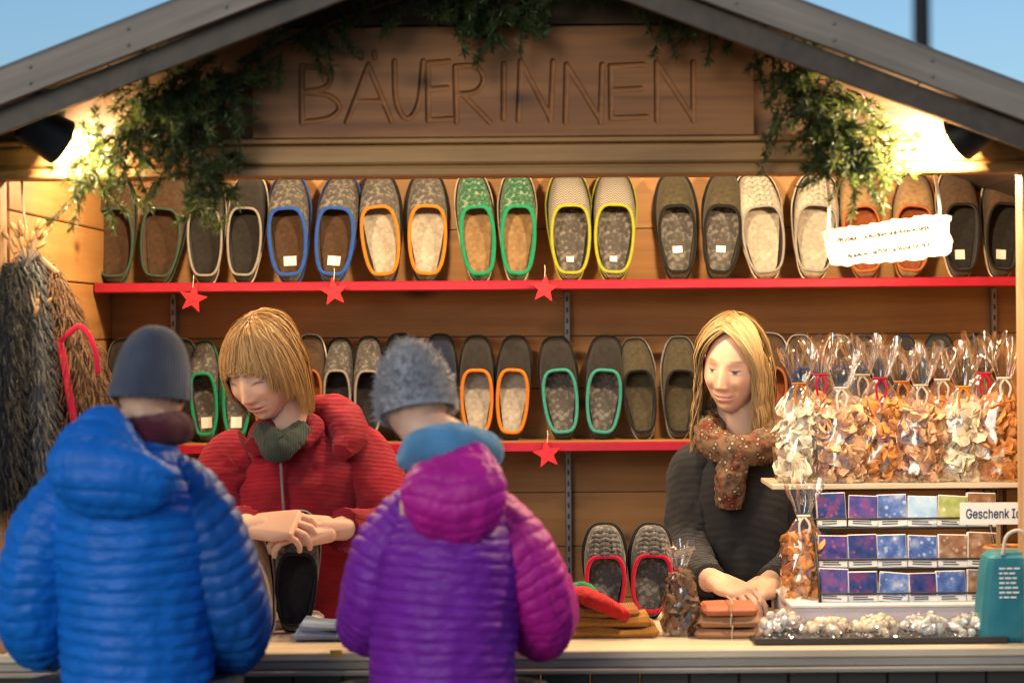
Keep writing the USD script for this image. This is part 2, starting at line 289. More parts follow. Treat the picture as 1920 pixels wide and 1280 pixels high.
# roof: barge boards, panels, soffit planks
for s in (-1, 1):
    xe = XAP + s * 1.9
    def sl(x, off): return ridge_z(x) - off
    pts = [(XAP, ZAP), (xe, sl(xe, 0)), (xe, sl(xe, 0) - .068), (XAP, ZAP - .068)]
    part(hut, 'barge_board', extr(Polygon(pts), YBG - .03, YBG), W_BARGE[s], smooth=False)
    pts = [(XAP, ZAP - .072), (xe, sl(xe, .072)), (xe, sl(xe, .122)), (XAP, ZAP - .122)]
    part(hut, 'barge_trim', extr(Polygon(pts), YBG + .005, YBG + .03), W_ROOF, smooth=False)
    for j in range(9):
        xx = XAP + s * (.12 + .2 * j)
        for dz in (.017, .05): part(hut, 'screw', oriented(trimesh.creation.icosphere(subdivisions=1, radius=.0042), (xx + .01 * dz, YBG - .0305, sl(xx, dz)), (0, 0, 0), None), STEEL, smooth=True)
    for j in range(14):
        u0, u1 = j / 14, (j + 1) / 14 - .002
        xa, xb = XAP + s * 1.9 * u0, XAP + s * 1.9 * u1
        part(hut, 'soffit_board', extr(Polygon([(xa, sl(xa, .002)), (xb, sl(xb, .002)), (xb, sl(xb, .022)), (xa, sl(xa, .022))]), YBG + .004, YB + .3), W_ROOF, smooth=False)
    part(hut, 'roofing_felt', extr(Polygon([(XAP, ZAP + .012), (xe, sl(xe, -.012)), (xe, sl(xe, -.002)), (XAP, ZAP + .002)]), YBG - .01, YB + .32), plain('roofing_felt', (.12, .12, .125), .9, bump=.5, bscale=200), smooth=False)
# counter
cz = zrow(1219, -.05)
for j in range(4):
    y0 = -.05 + j * .175
    part(hut, 'counter_plank', box(XL + .002, XR - .002, y0, y0 + .173, cz - .03, cz + .0008 * (j % 2), .002), W_TOP)
part(hut, 'counter_edge', box(BX0, XR, -.068, -.0515, zrow(1235, -.06), cz + .002, .003), W_TOP)
part(hut, 'counter_edge', box(BX0, XR, -.062, -.0515, zrow(1252, -.06), zrow(1236, -.06), .003), W_LIP)
part(hut, 'counter_edge', box(BX0, XR, -.072, -.0515, zrow(1263, -.06), zrow(1253, -.06), .003), W_LIP)
for j in range(24):
    x0 = BX0 + j * .108
    part(hut, 'front_panel', box(x0, x0 + .106, -.03 - .002 * (j % 2), -.012, .03, zrow(1264, -.06), .003), W_DARK)
# shelves
YS = 1.06
zs_u, zs_l = zrow(527, YS), zrow(831, YS)
for nm, zs, x1 in (('shelf', zs_u, XR - .002), ('shelf', zs_l, XR - .002)):
    sh = part(hut, nm, box(XL + .002, x1, YS + .018, YB - .002, zs - .022, zs, .002), W_IN[1], smooth=30, label='upper shelf' if zs == zs_u else 'lower shelf')
    part(sh, 'red_edging', box(XL + .002, x1, YS, YS + .017, zs - .0235, zs + .0022, .003), RED)
for px in (326, 1064, 1864):
    x = P(px, 700, YB - .02)[0]
    u = part(hut, 'upright', box(x - .0085, x + .0085, YB - .03, YB - .004, .1, zs_u - .024, .002), STEEL)
    part(u, 'slot_row', [box(x - .0025, x + .0025, YB - .0325, YB - .0305, zz, zz + .014) for zz in np.arange(.2, zs_u - .05, .03)], BLACK, smooth=False)
# lamps on the gable corners
warm = mat('lamp_lens', {'e': ('emission', {'color': (1, .80, .50), 'strength': 14.0})}, [], surface='e.emission')
LAMP, UNSEEN_BULB = 6.5, 11.0  # intensity of the gable spots, then of the unseen bulbs inside
def spot(px, py, s, label):
    y = -.16; c = P(px, py, y)
    t = thing('spot_lamp', label, 'lamp', 'spot lamps under the gable ends', loc=c)
    aim = np.array([s * .72, .50, -.45]); aim /= np.linalg.norm(aim)
    part(t, 'housing', tube([-aim * .055, -aim * .045, aim * .01, aim * .05], [.02, .04, .047, .052], n=24), BLACK)
    part(t, 'lens', tube([aim * .0505, aim * .052], [.046, .046], n=24), warm, smooth=False)
    part(t, 'bracket', [tube([(-s * .01, .0, .05), (-s * .02, .07, .09), (-s * .02, .15, .06)], .009, n=8), box(-.02, .02, .142, .15, .03, .09)], BLACK)
    L = UsdLux.DiskLight.Define(stage, path_of(t, 'lamp_light')); L.CreateRadiusAttr(.04); L.CreateIntensityAttr(LAMP); L.CreateColorAttr(Gf.Vec3f(1, .74, .42)); L.CreateNormalizeAttr(True)
    sh = UsdLux.ShapingAPI.Apply(L.GetPrim()); sh.CreateShapingConeAngleAttr(82); sh.CreateShapingConeSoftnessAttr(1.0)
    zz = -aim; q = Gf.Rotation(Gf.Vec3d(0, 0, 1), Gf.Vec3d(*map(float, zz)))
    m = Gf.Matrix4d(); m.SetRotate(q); m.SetTranslateOnly(Gf.Vec3d(*map(float, aim * .058)))
    UsdGeom.Xformable(L).AddTransformOp().Set(m)

spot(78, 245, 1, 'black spot lamp under the left end of the gable beside the lit fir garland')
spot(1832, 238, -1, 'black spot lamp under the right end of the gable by the beam')
# four unseen bulbs above the beam, placed to light the shelves and sellers
for i, x in enumerate((-.80, -.20, .40, .92)):
    t = thing('lamp_bulb', 'unseen warm bulb under the hut roof lighting the shelves, ' + ('nearest the left wall', 'second from the left wall', 'third from the left wall', 'nearest the right wall')[i], 'lamp', loc=(x, .52, min(2.16, ridge_z(x) - .135)))
    part(t, 'bulb', trimesh.creation.icosphere(subdivisions=3, radius=.028), warm, smooth=True)
    part(t, 'socket', tube([(0, 0, .024), (0, 0, .065)], [.014, .016], n=16), BLACK); part(t, 'cable', tube([(0, 0, .06), (0, 0, ridge_z(x) - .022 - min(2.16, ridge_z(x) - .135))], .003, n=6), BLACK)
    L = UsdLux.SphereLight.Define(stage, path_of(t, 'bulb_light')); L.CreateRadiusAttr(.032); L.CreateNormalizeAttr(True); L.CreateIntensityAttr(UNSEEN_BULB); L.CreateColorAttr(Gf.Vec3f(1, .70, .38))
# ============================================================ slippers
def slipper_parts(Lg, style):
    WF = style.get('wf', 1.0)
    """a slipper standing on its heel, seen from above: z up to the toe, y towards the back is the sole"""
    n = 72; t = np.linspace(0, 2 * np.pi, n, endpoint=False)
    # outline, width changes along the length
    zc = .5 - .5 * np.cos(t)                                           # 0 heel .. 1 toe
    half = np.sin(t)
    wprof = .036 + .013 * np.clip((zc - .2) / .5, 0, 1)
    x = np.sign(half) * np.abs(half) ** .62 * wprof * WF; z = zc * Lg
    O = np.stack([x, 0 * x, z], 1)
    # opening: from the heel up to 0.63 of the length
    zo = .05 + .60 * zc; flat = np.clip((zo - .58) / .06, 0, 1)
    xo = np.sign(half) * np.abs(half) ** .5 * (.0395 + .0065 * np.clip((zo - .1) / .5, 0, 1)) * WF
    H = (.030 + .030 * np.clip((zo - .2) / .45, 0, 1) ** 1.5) * Lg / .28
    I = np.stack([xo, -H, zo * Lg], 1)
    r = np.linspace(0, 1, 12)[:, None, None]
    up = O[None] + (I - O)[None] * r; up[..., 1] = -H[None] * (1 - (1 - r[..., 0]) ** (2.3 - 1.0 * (1 - np.clip((zc - .5) * 2, 0, 1)))[None])
    cen = np.array([0, 0, .5 * Lg]); out = (O - cen) * [1, 0, .35]; out /= np.linalg.norm(out, axis=1)[:, None]
    up += out[None] * (.004 * np.sin(np.pi * r))
    V = np.concatenate([up, up[:, :1]], 1); upper = grid(V)
    Vi = V.copy(); c2 = np.concatenate([out, out[:1]], 0); Vi -= c2[None] * .004; Vi[..., 1] += .0025; lining = grid(Vi[:, ::-1])
    trim = closed_tube(I + [0, -.001, 0], .0036 * style.get('trim_r', 1), 7)
    sole = extr(Polygon(np.stack([x * 1.10, (z - Lg / 2) * 1.03 + Lg / 2], 1)), 0, .011)
    edge = closed_tube(O * [1.105, 1, 1.03] + [0, .004, -.015 * Lg], .0035, 6)
    ins = extr(Polygon(np.stack([x * .93, (z - Lg / 2) * .95 + Lg / 2], 1)), -.007, -.0005)
    return dict(upper=upper, lining=lining, trim=trim, sole=sole, edge=edge, ins=ins, Lg=Lg)
def toe_surface(Lg, u, v, WF=1.0):
    """point on the toe cap: u -1..1 across, v 0..1 from the opening to the tip"""
    z = (.66 + .30 * v) * Lg; w = (.046 * np.sqrt(np.clip(1 - ((z / Lg - .62) / .38) ** 2, 0.02, 1))) * WF
    h = .060 * Lg / .28 * np.sqrt(np.clip(1 - (v * .86) ** 2, 0, 1)) * np.clip(1 - (u * .93) ** 2, 0, 1) ** .4
    return np.stack([u * w * .93, -h - .001, z], -1)
BALL = trimesh.creation.icosphere(subdivisions=1)
SPECK = dict(dark=felt('felt_charcoal', (.028, .026, .027)), grey=felt('felt_grey', (.105, .10, .098), speck=(.21, .20, .195)), brown=felt('felt_brown', (.075, .045, .028)), tan=felt('felt_tan', (.30, .19, .10)), olive=felt('felt_olive', (.07, .06, .038)),
             navy=felt('felt_navy', (.015, .022, .055)), beige=felt('felt_beige', (.36, .28, .20)), green=felt('felt_green', (.05, .17, .10), speck=(.22, .30, .22)), rust=felt('felt_rust', (.26, .075, .03)), cream=felt('felt_cream', (.44, .40, .35)))
TRIM = {k: felt('trim_' + k, c, .12) for k, c in dict(blue=(.02, .09, .42), orange=(.62, .19, .015), green=(.01, .26, .13), lime=(.34, .36, .03), teal=(.04, .30, .26), red=(.58, .012, .05), forest=(.04, .085, .06), black=(.012, .012, .013), rust=(.4, .12, .03), navy=(.02, .03, .13), grey=(.28, .27, .26), beige=(.55, .44, .33), cream=(.66, .60, .5)).items()}
PAPER = plain('paper_white', (.80, .78, .74), .7, vary=.05)
HERR = mat('herringbone_knit', {'g': ('texture_coordinate', {}), 'm': ('mapping', {'scale': (1, 1, 1)}), 'sx': ('separate_xyz', {}), 'ab': ('math', {'math_type': 'pingpong', 'value2': .012}), 'su': ('math', {'math_type': 'add'}), 'sc': ('math', {'math_type': 'multiply', 'value2': 900.0}), 'sn': ('math', {'math_type': 'sine'}),
      'r': ('rgb_ramp', {'ramp': [(.25, (.06, .056, .05)), (.6, (.32, .30, .27))]}), 'h': ('math', {'math_type': 'multiply_add', 'value2': .5, 'value3': .5}), 'b': ('bump', {'strength': .5, 'distance': .002}), 'p': ('principled_bsdf', {'roughness': .9})},
      [('g.object', 'sx.vector'), ('sx.x', 'ab.value1'), ('ab.value', 'su.value1'), ('sx.z', 'su.value2'), ('su.value', 'sc.value1'), ('sc.value', 'sn.value1'), ('sn.value', 'h.value1'), ('h.value', 'r.fac'), ('r.color', 'p.base_color'), ('h.value', 'b.height'), ('b.normal', 'p.normal')])
RS = random.Random(5)
def make_slipper(label, group, loc, rot, Lg, up, trim, ins, edge='beige', toe=None, lining='dark', patch=True, trim_r=1.0, wf=1.0):
    q = slipper_parts(Lg, dict(trim_r=trim_r, wf=wf))
    t = thing('slipper', label, 'slipper', group, loc, rot)
    m = SPECK[up] if up in SPECK else HERR
    part(t, 'upper', q['upper'], m, smooth=50)
    part(t, 'lining', q['lining'], SPECK[lining], smooth=50)
    part(t, 'trim', q['trim'], TRIM[trim], smooth=True)
    part(t, 'insole', q['ins'], SPECK[ins], smooth=30)
    so = part(t, 'sole', q['sole'], SPECK['dark'], smooth=30); part(so, 'welt', q['edge'], TRIM[edge], smooth=True)
    if patch and RS.random() < .42:
        hh = Lg * (.10 + .18 * RS.random()); ww = .008 + .010 * RS.random(); part(t, 'size_label', box(-ww, ww, -.0095, -.0075, hh, hh + .012 + .018 * RS.random()), PAPER, smooth=False)
    if toe == 'braid':
        b = []
        for row in range(6):
            for c in range(3):
                for s in (-1, 1):
                    uu = (c - 1) * .58 + s * .13; vv = .02 + row * .165 + .03 * (c == 1)
                    pt = toe_surface(Lg, np.array(uu), np.array(min(vv, .97)), wf)
                    b.append(oriented(BALL, pt, (0, s * 35, 0), (.0098 * wf, .008, .0072)))
        part(t, 'braid', b, m, smooth=True)
    return t
def pair(px0, px1, ptop, zs, y, desc, where, up, trim, ins, lean=3.0, yaw=0, **k):
    """two slippers standing side by side between px0 and px1 with their toes at ptop"""
    Lg = P((px0 + px1) / 2, ptop, y)[2] - zs - .002
    w = (px1 - px0) / 4
    first = None; k.setdefault('wf', S(w * 1.06, y) / .0515)
    for i, s in enumerate((-1, 1)):
        c = P((px0 + px1) / 2 + s * w * 1.0, 600, y)
        lab = f"{('left', 'right')[i]} slipper of the {desc} {where}"
        if first is None:
            first = make_slipper(lab, None, (c[0], y, zs + .004), (-9 + RS.uniform(-2, 2), -lean + RS.uniform(-3, 3), yaw + RS.uniform(-5, 5)), Lg, up, trim, ins, **k)
        else: copy_of(first, 'slipper', lab, (c[0], y, zs + .004), (-9 + RS.uniform(-2, 2), lean + RS.uniform(-3, 3), yaw + RS.uniform(-5, 5)))
US, LS = 'pair on the upper shelf', 'pair on the lower shelf'
YU = YS + .16
rows = [(176, 338, 326, 'dark green trimmed brown', 'brown', 'forest', 'brown', dict(edge='forest', lining='brown')),
        (352, 492, 326, 'plain charcoal', 'dark', 'grey', 'dark', dict(edge='cream')),
        (508, 662, 326, 'blue trimmed brown and grey', 'grey', 'blue', 'brown', dict(edge='blue', trim_r=1.5, lining='brown')),
        (686, 838, 322, 'orange trimmed light grey', 'grey', 'orange', 'cream', dict(edge='black', trim_r=1.4)),
        (868, 1004, 322, 'green trimmed braided', 'green', 'green', 'tan', dict(edge='beige', toe='braid', trim_r=1.6, lining='green')),
        (1030, 1190, 320, 'lime trimmed herringbone knit', 'herringbone', 'lime', 'grey', dict(edge='lime', trim_r=1.3)),
        (1236, 1386, 322, 'black trimmed grey felt', 'olive', 'black', 'grey', dict(edge='black', trim_r=1.3)),
        (1396, 1566, 322, 'cream braided', 'cream', 'grey', 'cream', dict(edge='cream', toe='braid')),
        (1588, 1742, 324, 'tan felt', 'tan', 'rust', 'rust', dict(edge='rust', lining='rust', patch=False)),
        (1764, 1912, 318, 'dark brown felt', 'brown', 'black', 'dark', dict(edge='beige'))]
for px0, px1, pt, desc, up, tr, ins, k in rows: pair(px0, px1, pt, zs_u, YU, desc, US, up, tr, ins, **k)
rows = [(214, 352, 636, 'charcoal felt', 'dark', 'black', 'dark', dict(edge='grey')),
        (362, 468, 640, 'green trimmed grey', 'grey', 'green', 'grey', dict(edge='green', trim_r=1.4)),
        (478, 602, 630, 'rust brown beige edged', 'brown', 'rust', 'rust', dict(edge='cream', lining='rust')),
        (606, 716, 634, 'grey felt black soled', 'grey', 'grey', 'dark', dict(edge='black')),
        (726, 850, 628, 'navy blue', 'navy', 'navy', 'navy', dict(edge='black', lining='navy')),
        (862, 988, 632, 'orange trimmed white lined', 'dark', 'orange', 'cream', dict(edge='black', trim_r=1.4)),
        (1022, 1160, 632, 'teal trimmed speckled', 'dark', 'teal', 'grey', dict(edge='black', trim_r=1.3)),
        (1174, 1302, 634, 'dark olive black trimmed', 'olive', 'black', 'olive', dict(edge='grey')),
        (1312, 1470, 626, 'rust orange beige edged', 'brown', 'rust', 'rust', dict(edge='cream', lining='rust')),
        (1478, 1596, 630, 'navy trimmed brown', 'brown', 'navy', 'grey', dict(edge='cream', trim_r=1.4)),
        (1604, 1722, 632, 'black felt', 'dark', 'black', 'dark', dict(edge='navy')),
        (1736, 1862, 628, 'rust lined charcoal', 'dark', 'black', 'rust', dict(edge='black', patch=False))]
for px0, px1, pt, desc, up, tr, ins, k in rows: pair(px0, px1, pt, zs_l, YU, desc, LS, up, tr, ins, **k)
# ============================================================ people
def rotm(yaw=0, pitch=0, roll=0):
    e = trimesh.transformations.euler_matrix
    return (e(0, 0, math.radians(yaw)) @ e(math.radians(pitch), 0, 0) @ e(0, math.radians(roll), 0))[:3, :3]
def sst(x, a, b):
    t = np.clip((x - a) / (b - a), 0, 1); return t * t * (3 - 2 * t)
def head_mesh(skin, lips, brow, smile=0.0, lid=.6, ear=.012):
    """front is -y; returns vertices, faces, colours"""
    ic = trimesh.creation.icosphere(subdivisions=6); d = ic.vertices.copy(); x, y, z = d.T
    v = d * [.0745, .094, .116]
    low = sst(-z, .1, 1.0); front = sst(-y, .0, .55)
    v[:, 0] *= 1 - .26 * low - .05 * sst(z, .5, 1); v[:, 1] += .010 * low * (1 - front) * 1.0 - .004 * low * front
    v[:, 1] = np.where((y > 0) & (z < -.1), v[:, 1] * (1 - .35 * sst(-z, .1, .9)), v[:, 1])
    X, Z = v[:, 0], v[:, 2]
    def g(cx, cz, sx, sz): return np.exp(-((X - cx) / sx) ** 2 - ((Z - cz) / sz) ** 2) * front
    def gg(cx, cz, sx, sz): return g(cx, cz, sx, sz) + g(-cx, cz, sx, sz)
    dy = np.zeros(len(v)); dz = np.zeros(len(v))
    ridge = np.exp(-(X / .0115) ** 2) * front
    prof = np.interp(Z, [-.046, -.040, -.034, -.028, -.012, .012, .03], [0, .003, .0145, .0195, .0115, .004, 0])
    dy += ridge * prof + np.exp(-(X / .0165) ** 2) * front * np.interp(Z, [-.042, -.030, .0, .03], [0, .007, .004, 0])
    dy += .0055 * gg(.0125, -.033, .0055, .006)                        # nostril wings
    dy -= .0085 * gg(.030, .012, .016, .0115)                           # sockets
    dy += .0062 * gg(.031, .0105, .0125, .0085)                         # lids
    dy += .0042 * gg(.028, .031, .018, .007)                            # brow ridge
    dy += (.0045 + .005 * smile) * gg(.041, -.022, .020, .016)          # cheeks
    dy -= (.002 + .003 * smile) * gg(.030, -.042, .006, .012)           # folds beside the mouth
    mz = -.060 + smile * .22 * (np.abs(X) - .012).clip(0) ; mw = .021 + .004 * smile
    inm = np.exp(-(X / mw) ** 4) * front
    dy += inm * (.0052 * np.exp(-((Z - mz - .0055) / .0042) ** 2) + .0058 * np.exp(-((Z - mz + .0065) / .005) ** 2) - .0048 * np.exp(-((Z - mz) / .0017) ** 2))
    dy += .006 * g(0, -.093, .020, .014) - .003 * g(0, -.078, .02, .006)  # chin
    v[:, 1] -= dy
    # ears
    for s in (-1, 1):
        r = np.sqrt(((v[:, 1] - .008) / .019) ** 2 + ((v[:, 2] + .006) / .032) ** 2); side = sst(s * d[:, 0], .6, .9)
        v[:, 0] += s * side * (ear * np.exp(-((r - .8) / .28) ** 2) * (r < 1.6))
    c = np.tile(np.array(skin, float), (len(v), 1)); c *= (1 + .10 * fbm(v, 60))[:, None]
    def paint(w, col, a): c[:] = c * (1 - a * w[:, None]) + np.array(col) * a * w[:, None]
    paint(gg(.042, -.022, .020, .018), np.array(skin) * [1.10, .80, .78], .30)
    paint(g(0, -.028, .013, .012), np.array(skin) * [1.08, .84, .82], .25)
    lipw = inm * (np.exp(-((Z - mz - .0042) / .0042) ** 2) + np.exp(-((Z - mz + .006) / .005) ** 2)).clip(0, 1); paint(lipw, lips, .8)
    paint(inm * np.exp(-((Z - mz) / .0016) ** 2), np.array(lips) * .25, .85)
    if smile > .5: paint(np.exp(-(X / .015) ** 4) * front * np.exp(-((Z - mz - .0002) / .0024) ** 2), (.72, .66, .58), .85)
    bz = .0305 + .004 * np.cos(np.clip((np.abs(X) - .03) / .02, -1.5, 1.5)); paint(np.exp(-((np.abs(X) - .031) / .0155) ** 4) * np.exp(-((Z - bz) / .0042) ** 2) * front, brow, .92)
    lz = .0105 - lid * .0055 - .0035 * ((np.abs(X) - .031) / .012) ** 2 * (1 if lid > .5 else -.6)
    inw = np.exp(-((np.abs(X) - .031) / .0125) ** 4) * front
    if lid < .5:
        paint(inw * np.exp(-((Z - lz + .0036) / .0050) ** 4), (.66, .62, .58), .85); paint(np.exp(-((np.abs(X) - .030) / .0056) ** 4) * np.exp(-((Z - lz + .0034) / .0052) ** 4) * front, (.04, .05, .06), .97)
    paint(inw * np.exp(-((Z - lz) / .0022) ** 2), (.025, .015, .010), .97)
    paint(gg(.031, .003, .014, .003), np.array(skin) * .72, .4)
    return v, ic.faces.copy(), np.clip(c, 0, 1)
def hand_manifold(wrist, direc, normal, side, curl=35, size=1.0):
    """palm, four unequal fingers and a thumb; side +1 puts the thumb at +b"""
    d = np.asarray(direc, float); d /= np.linalg.norm(d); nn = np.asarray(normal, float); nn = nn - d * (nn @ d); nn /= np.linalg.norm(nn); b = np.cross(nn, d)
    w = np.asarray(wrist, float); L = lambda x, y, z: w + size * (d * x + b * y + nn * z)
    ms = [m3.Manifold.batch_hull([m3.Manifold.sphere(r * size, 14).translate(list(map(float, L(x, y, z)))) for x, y, z, r in ((0, .018, 0, .019), (0, -.018, 0, .019), (.088, .032, .002, .012), (.09, -.034, .002, .011), (.05, .036, -.004, .014), (.05, -.034, -.002, .013))]),
          cap(L(-.05, 0, 0), .026 * size, L(.01, 0, 0), .025 * size, 16)]
    for k, (y, ln, r) in enumerate(((.031, .074, .0092), (.0105, .083, .0096), (-.0105, .077, .0092), (-.031, .060, .0080))):
        p = np.array([.088 - .004 * abs(k - 1), y * 1.02, .0]); a = math.radians(curl * .55 + 4 * k); sp = math.radians((1.5 - k) * 4)
        for q, fr in enumerate((.46, .31, .23)):
            e = p + ln * fr * np.array([math.cos(a) * math.cos(sp), math.cos(a) * math.sin(sp), -math.sin(a)])
            ms.append(cap(L(*p), r * size * (1 - .09 * q), L(*e), r * size * (.91 - .09 * q), 12)); p = e; a += math.radians(curl * (.95 if q == 0 else .7))
    p = np.array([.022, side * .026, -.004]); a = math.radians(18); sp = math.radians(48 * side)
    for q, (ln, r) in enumerate(((.040, .0135), (.033, .0108), (.026, .0095))):
        e = p + ln * np.array([math.cos(a) * math.cos(sp), math.cos(a) * math.sin(sp), -math.sin(a)])
        ms.append(cap(L(*p), r * size, L(*e), r * size * .86, 12)); p = e; sp -= math.radians(16 * side); a += math.radians(curl * .3)
    return m3.Manifold.batch_boolean(ms, m3.OpType.Add)
SKIN = vcol('skin', .48, .25, .25)
def body_part(t, head, R, hc, hs, J, hands, skin):
    """one continuous mesh: head, neck, trunk, arms, legs and hands"""
    v, f, c = head; hv = (v * hs) @ R.T + hc
    hm = m3.Manifold(m3.Mesh(vert_properties=hv.astype(np.float32), tri_verts=f.astype(np.uint32)))
    base = hc + R @ np.array([0, .022, -.075]) * hs
    dn = np.array([0, .012, -.035 if J.get('foot') is None else -.06])
    ms = [hm, cap(base, .054 * hs, J['neck'], .058, 40), cap(J['neck'] + dn, .062, J['chest'], .11), cap(J['chest'], .12, J['pelvis'], .12)]
    for s in ('l', 'r'):
        sh = J['sh' + s] * .86 + J['chest'] * .14 + dn
        ms += [cap(J['neck'] + dn, .045, sh, .04), cap(sh, .04, J['el' + s], .036), cap(J['el' + s], .040, J['wr' + s], .028)]
        hip, kn, an = J['pelvis'] + np.array([-.085 if s == 'l' else .085, 0, -.04]), None, None
        kn = np.array([hip[0], hip[1] - .02, .50]); an = np.array([hip[0], hip[1], .09])
        ms += [cap(hip, .085, kn, .055), cap(kn, .056, an, .040), cap(an, .038, an + [0, J.get('foot', -.14), -.04], .03)]
    ms += hands
    m = m3.Manifold.batch_boolean(ms, m3.OpType.Add).to_mesh(); V, F = m.vert_properties[:, :3].astype(float), m.tri_verts
    dd, ii = cKDTree(hv).query(V); col = np.where((dd < .0035)[:, None], c[ii], np.array(skin)[None])
    part(t, 'body', T(V, F), SKIN, smooth=True, color=col)
def strands(R, hc, hs, n, seed, path, width=.0011, steps=14, flat=False):
    """path(phi, u, rnd) -> local points (len(u), 3); each strand is a thin three sided tube"""
    r = np.random.default_rng(seed); u = np.linspace(0, 1, steps); out_v, out_f = [], []
    th = np.array([0, 2.094, 4.189])
    for i in range(n):
        q = path(r.random() * 2 * np.pi, u, r)
        if q is None: continue
        t = np.gradient(q, axis=0); t /= np.linalg.norm(t, axis=1)[:, None] + 1e-9; a = np.cross(t, [.2, .3, 1.0]); a /= np.linalg.norm(a, axis=1)[:, None] + 1e-9; b = np.cross(t, a)
        if flat:
            rad = q - [0, .005, -.03]; a = np.cross(t, rad); a /= np.linalg.norm(a, axis=1)[:, None] + 1e-9; a = a + rad / (np.linalg.norm(rad, axis=1)[:, None] + 1e-9) * r.normal(0, .45)
        w = width * (.7 + .7 * r.random()) * np.interp(u, [0, .1, .75, 1], [.6, 1, .9, .15])
        v = np.stack([q - a * w[:, None], q + a * w[:, None]], 1) if flat else q[:, None] + w[:, None, None] * (a[:, None] * np.cos(th)[None, :, None] + b[:, None] * np.sin(th)[None, :, None])
        out_v.append(v.reshape(-1, 3))
    k, nn = len(out_v), steps * (2 if flat else 3)
    i, j = np.meshgrid(np.arange(steps - 1), np.arange(3), indexing='ij'); j2 = (j + 1) % 3
    f1 = np.vstack([np.stack([i * 3 + j, i * 3 + j2, (i + 1) * 3 + j2], -1).reshape(-1, 3), np.stack([i * 3 + j, (i + 1) * 3 + j2, (i + 1) * 3 + j], -1).reshape(-1, 3)])
    if flat: i = np.arange(steps - 1) * 2; f1 = np.vstack([np.stack([i, i + 1, i + 3], 1), np.stack([i, i + 3, i + 2], 1)])
    F = (f1[None] + (np.arange(k) * nn)[:, None, None]).reshape(-1, 3); V = np.vstack(out_v)
    return T((V * hs) @ R.T + hc, F)
def hair_mat(name, dark, light):
    return mat(name, {'g': ('geometry', {}), 'r': ('rgb_ramp', {'ramp': [(0, dark), (.55, (np.array(dark) + light) / 2), (1, light)]}), 'p': ('principled_bsdf', {'roughness': .42, 'specular_ior_level': .35, 'anisotropic': .4})}, [('g.random_per_island', 'r.fac'), ('r.color', 'p.base_color')])
def puff(hb, A, seed, wr=.006, phase=0.0):
    def f(s, th, c):
        q = np.stack([s * 9, np.cos(th) * 2.2 + seed, np.sin(th) * 2.2], -1)
        sw = s + .006 * np.sin(th * 2 + seed) + .014 * fbm(q, .5, 2)
        prof = np.abs(np.sin(np.pi * (sw / hb + phase))) ** .48
        q2 = np.stack([s * 55, np.cos(th) * 5 + seed, np.sin(th) * 5], -1)
        puck = .0016 * np.sin(th * 64 + 9 * fbm(q2, .5, 2) + seed) * (1 - prof) ** .6
        return A * prof + puck + wr * fbm(q2, 1.0, 3) * prof + .012 * fbm(q, 1.0, 2)
    return f
def soft(A, seed, fs=14, ft=2.5, fine=.004):
    def f(s, th, c):
        q = np.stack([s * fs, np.cos(th) * ft + seed, np.sin(th) * ft], -1)
        fold = 1 - 2 * np.abs(fbm(q, 1.0, 3))
        return A * (fold - .7) + fine * fbm(q, 4.0, 2)
    return f
def shell(name, col, rough=.42, sheen=.0):
    return plain(name, col, rough, bump=.35, bscale=90, vary=.10, sheen=sheen, nscale=20, spec=.3)
def st(px, py, y, hw, dp): return (*P(px, py, y), dp, hw)
def sleeve(t, pts, rad, matl, disp, n=40, m=70, name='sleeve', label=None):
    return part(t, name, tube(pts, rad, n=n, m=m, disp=disp), matl, smooth=True, label=label)
def trousers(t, pelvis, matl, foot=-1):
    for s in (-1, 1):
        x = pelvis[0] + s * .09; part(t, 'trouser_leg', tube([(x * 1, pelvis[1], .06), (x, pelvis[1], .5), (x, pelvis[1], pelvis[2] + .06)], [.085, .09, .12], n=20, m=24, disp=soft(.008, s)), matl, smooth=True)
        part(t, 'shoe', tube([(x, pelvis[1] - foot * .09, .045), (x, pelvis[1], .055), (x, pelvis[1] + foot * .12, .045), (x, pelvis[1] + foot * .18, .035)], [(.02, .03), (.045, .045), (.04, .05), (.015, .03)], n=16, m=18, hint=(0, 0, 1)), BLACK, smooth=True)
def fibres(n, seed, fn, width=.0012):
    return strands(np.eye(3), np.zeros(3), 1.0, n, seed, fn, width, 5)

# ---- customer in the blue quilted jacket, from behind
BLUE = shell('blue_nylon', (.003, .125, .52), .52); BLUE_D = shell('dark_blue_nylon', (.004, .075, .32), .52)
t = thing('person', 'person seen from behind in blue quilted jacket and slate knitted hat', 'person')
y = -.52
HS = .86
Jb = dict(neck=P(268, 812, y + .02), chest=P(255, 950, y), pelvis=P(255, 1330, y), shl=P(142, 912, y), shr=P(340, 908, y), ell=P(62, 1150, y + .03), elr=P(432, 1140, y + .03), wrl=P(105, 1185, y + .30), wrr=P(432, 1195, y + .30), foot=.14)
Rb = rotm(180 - 22, 12, 0); hb_ = P(285, 722, y + .02)
hd = head_mesh((.56, .34, .25), (.45, .18, .15), (.12, .08, .05), 0, .7, .004)
body_part(t, hd, Rb, hb_, HS, Jb, [hand_manifold(Jb['wrl'] + [.02, .05, 0], (.25, 1, -.1), (0, 0, 1), 1), hand_manifold(Jb['wrr'] + [-.01, .05, 0], (-.2, 1, -.1), (0, 0, 1), -1)], (.56, .34, .25))
part(t, 'jacket', tube([st(258, 1440, y, .150, .125)[:3], *[st(a, b, y, 0, 0)[:3] for a, b in ((258, 1290), (256, 1120), (250, 1010), (248, 935), (252, 885), (258, 850), (266, 818))]],
     [(.135, .150), (.14, .146), (.145, .148), (.15, .155), (.14, .145), (.125, .118), (.10, .09), (.08, .07)], n=130, m=330, disp=puff(.028, .0056, 1, .013)), BLUE, smooth=True)
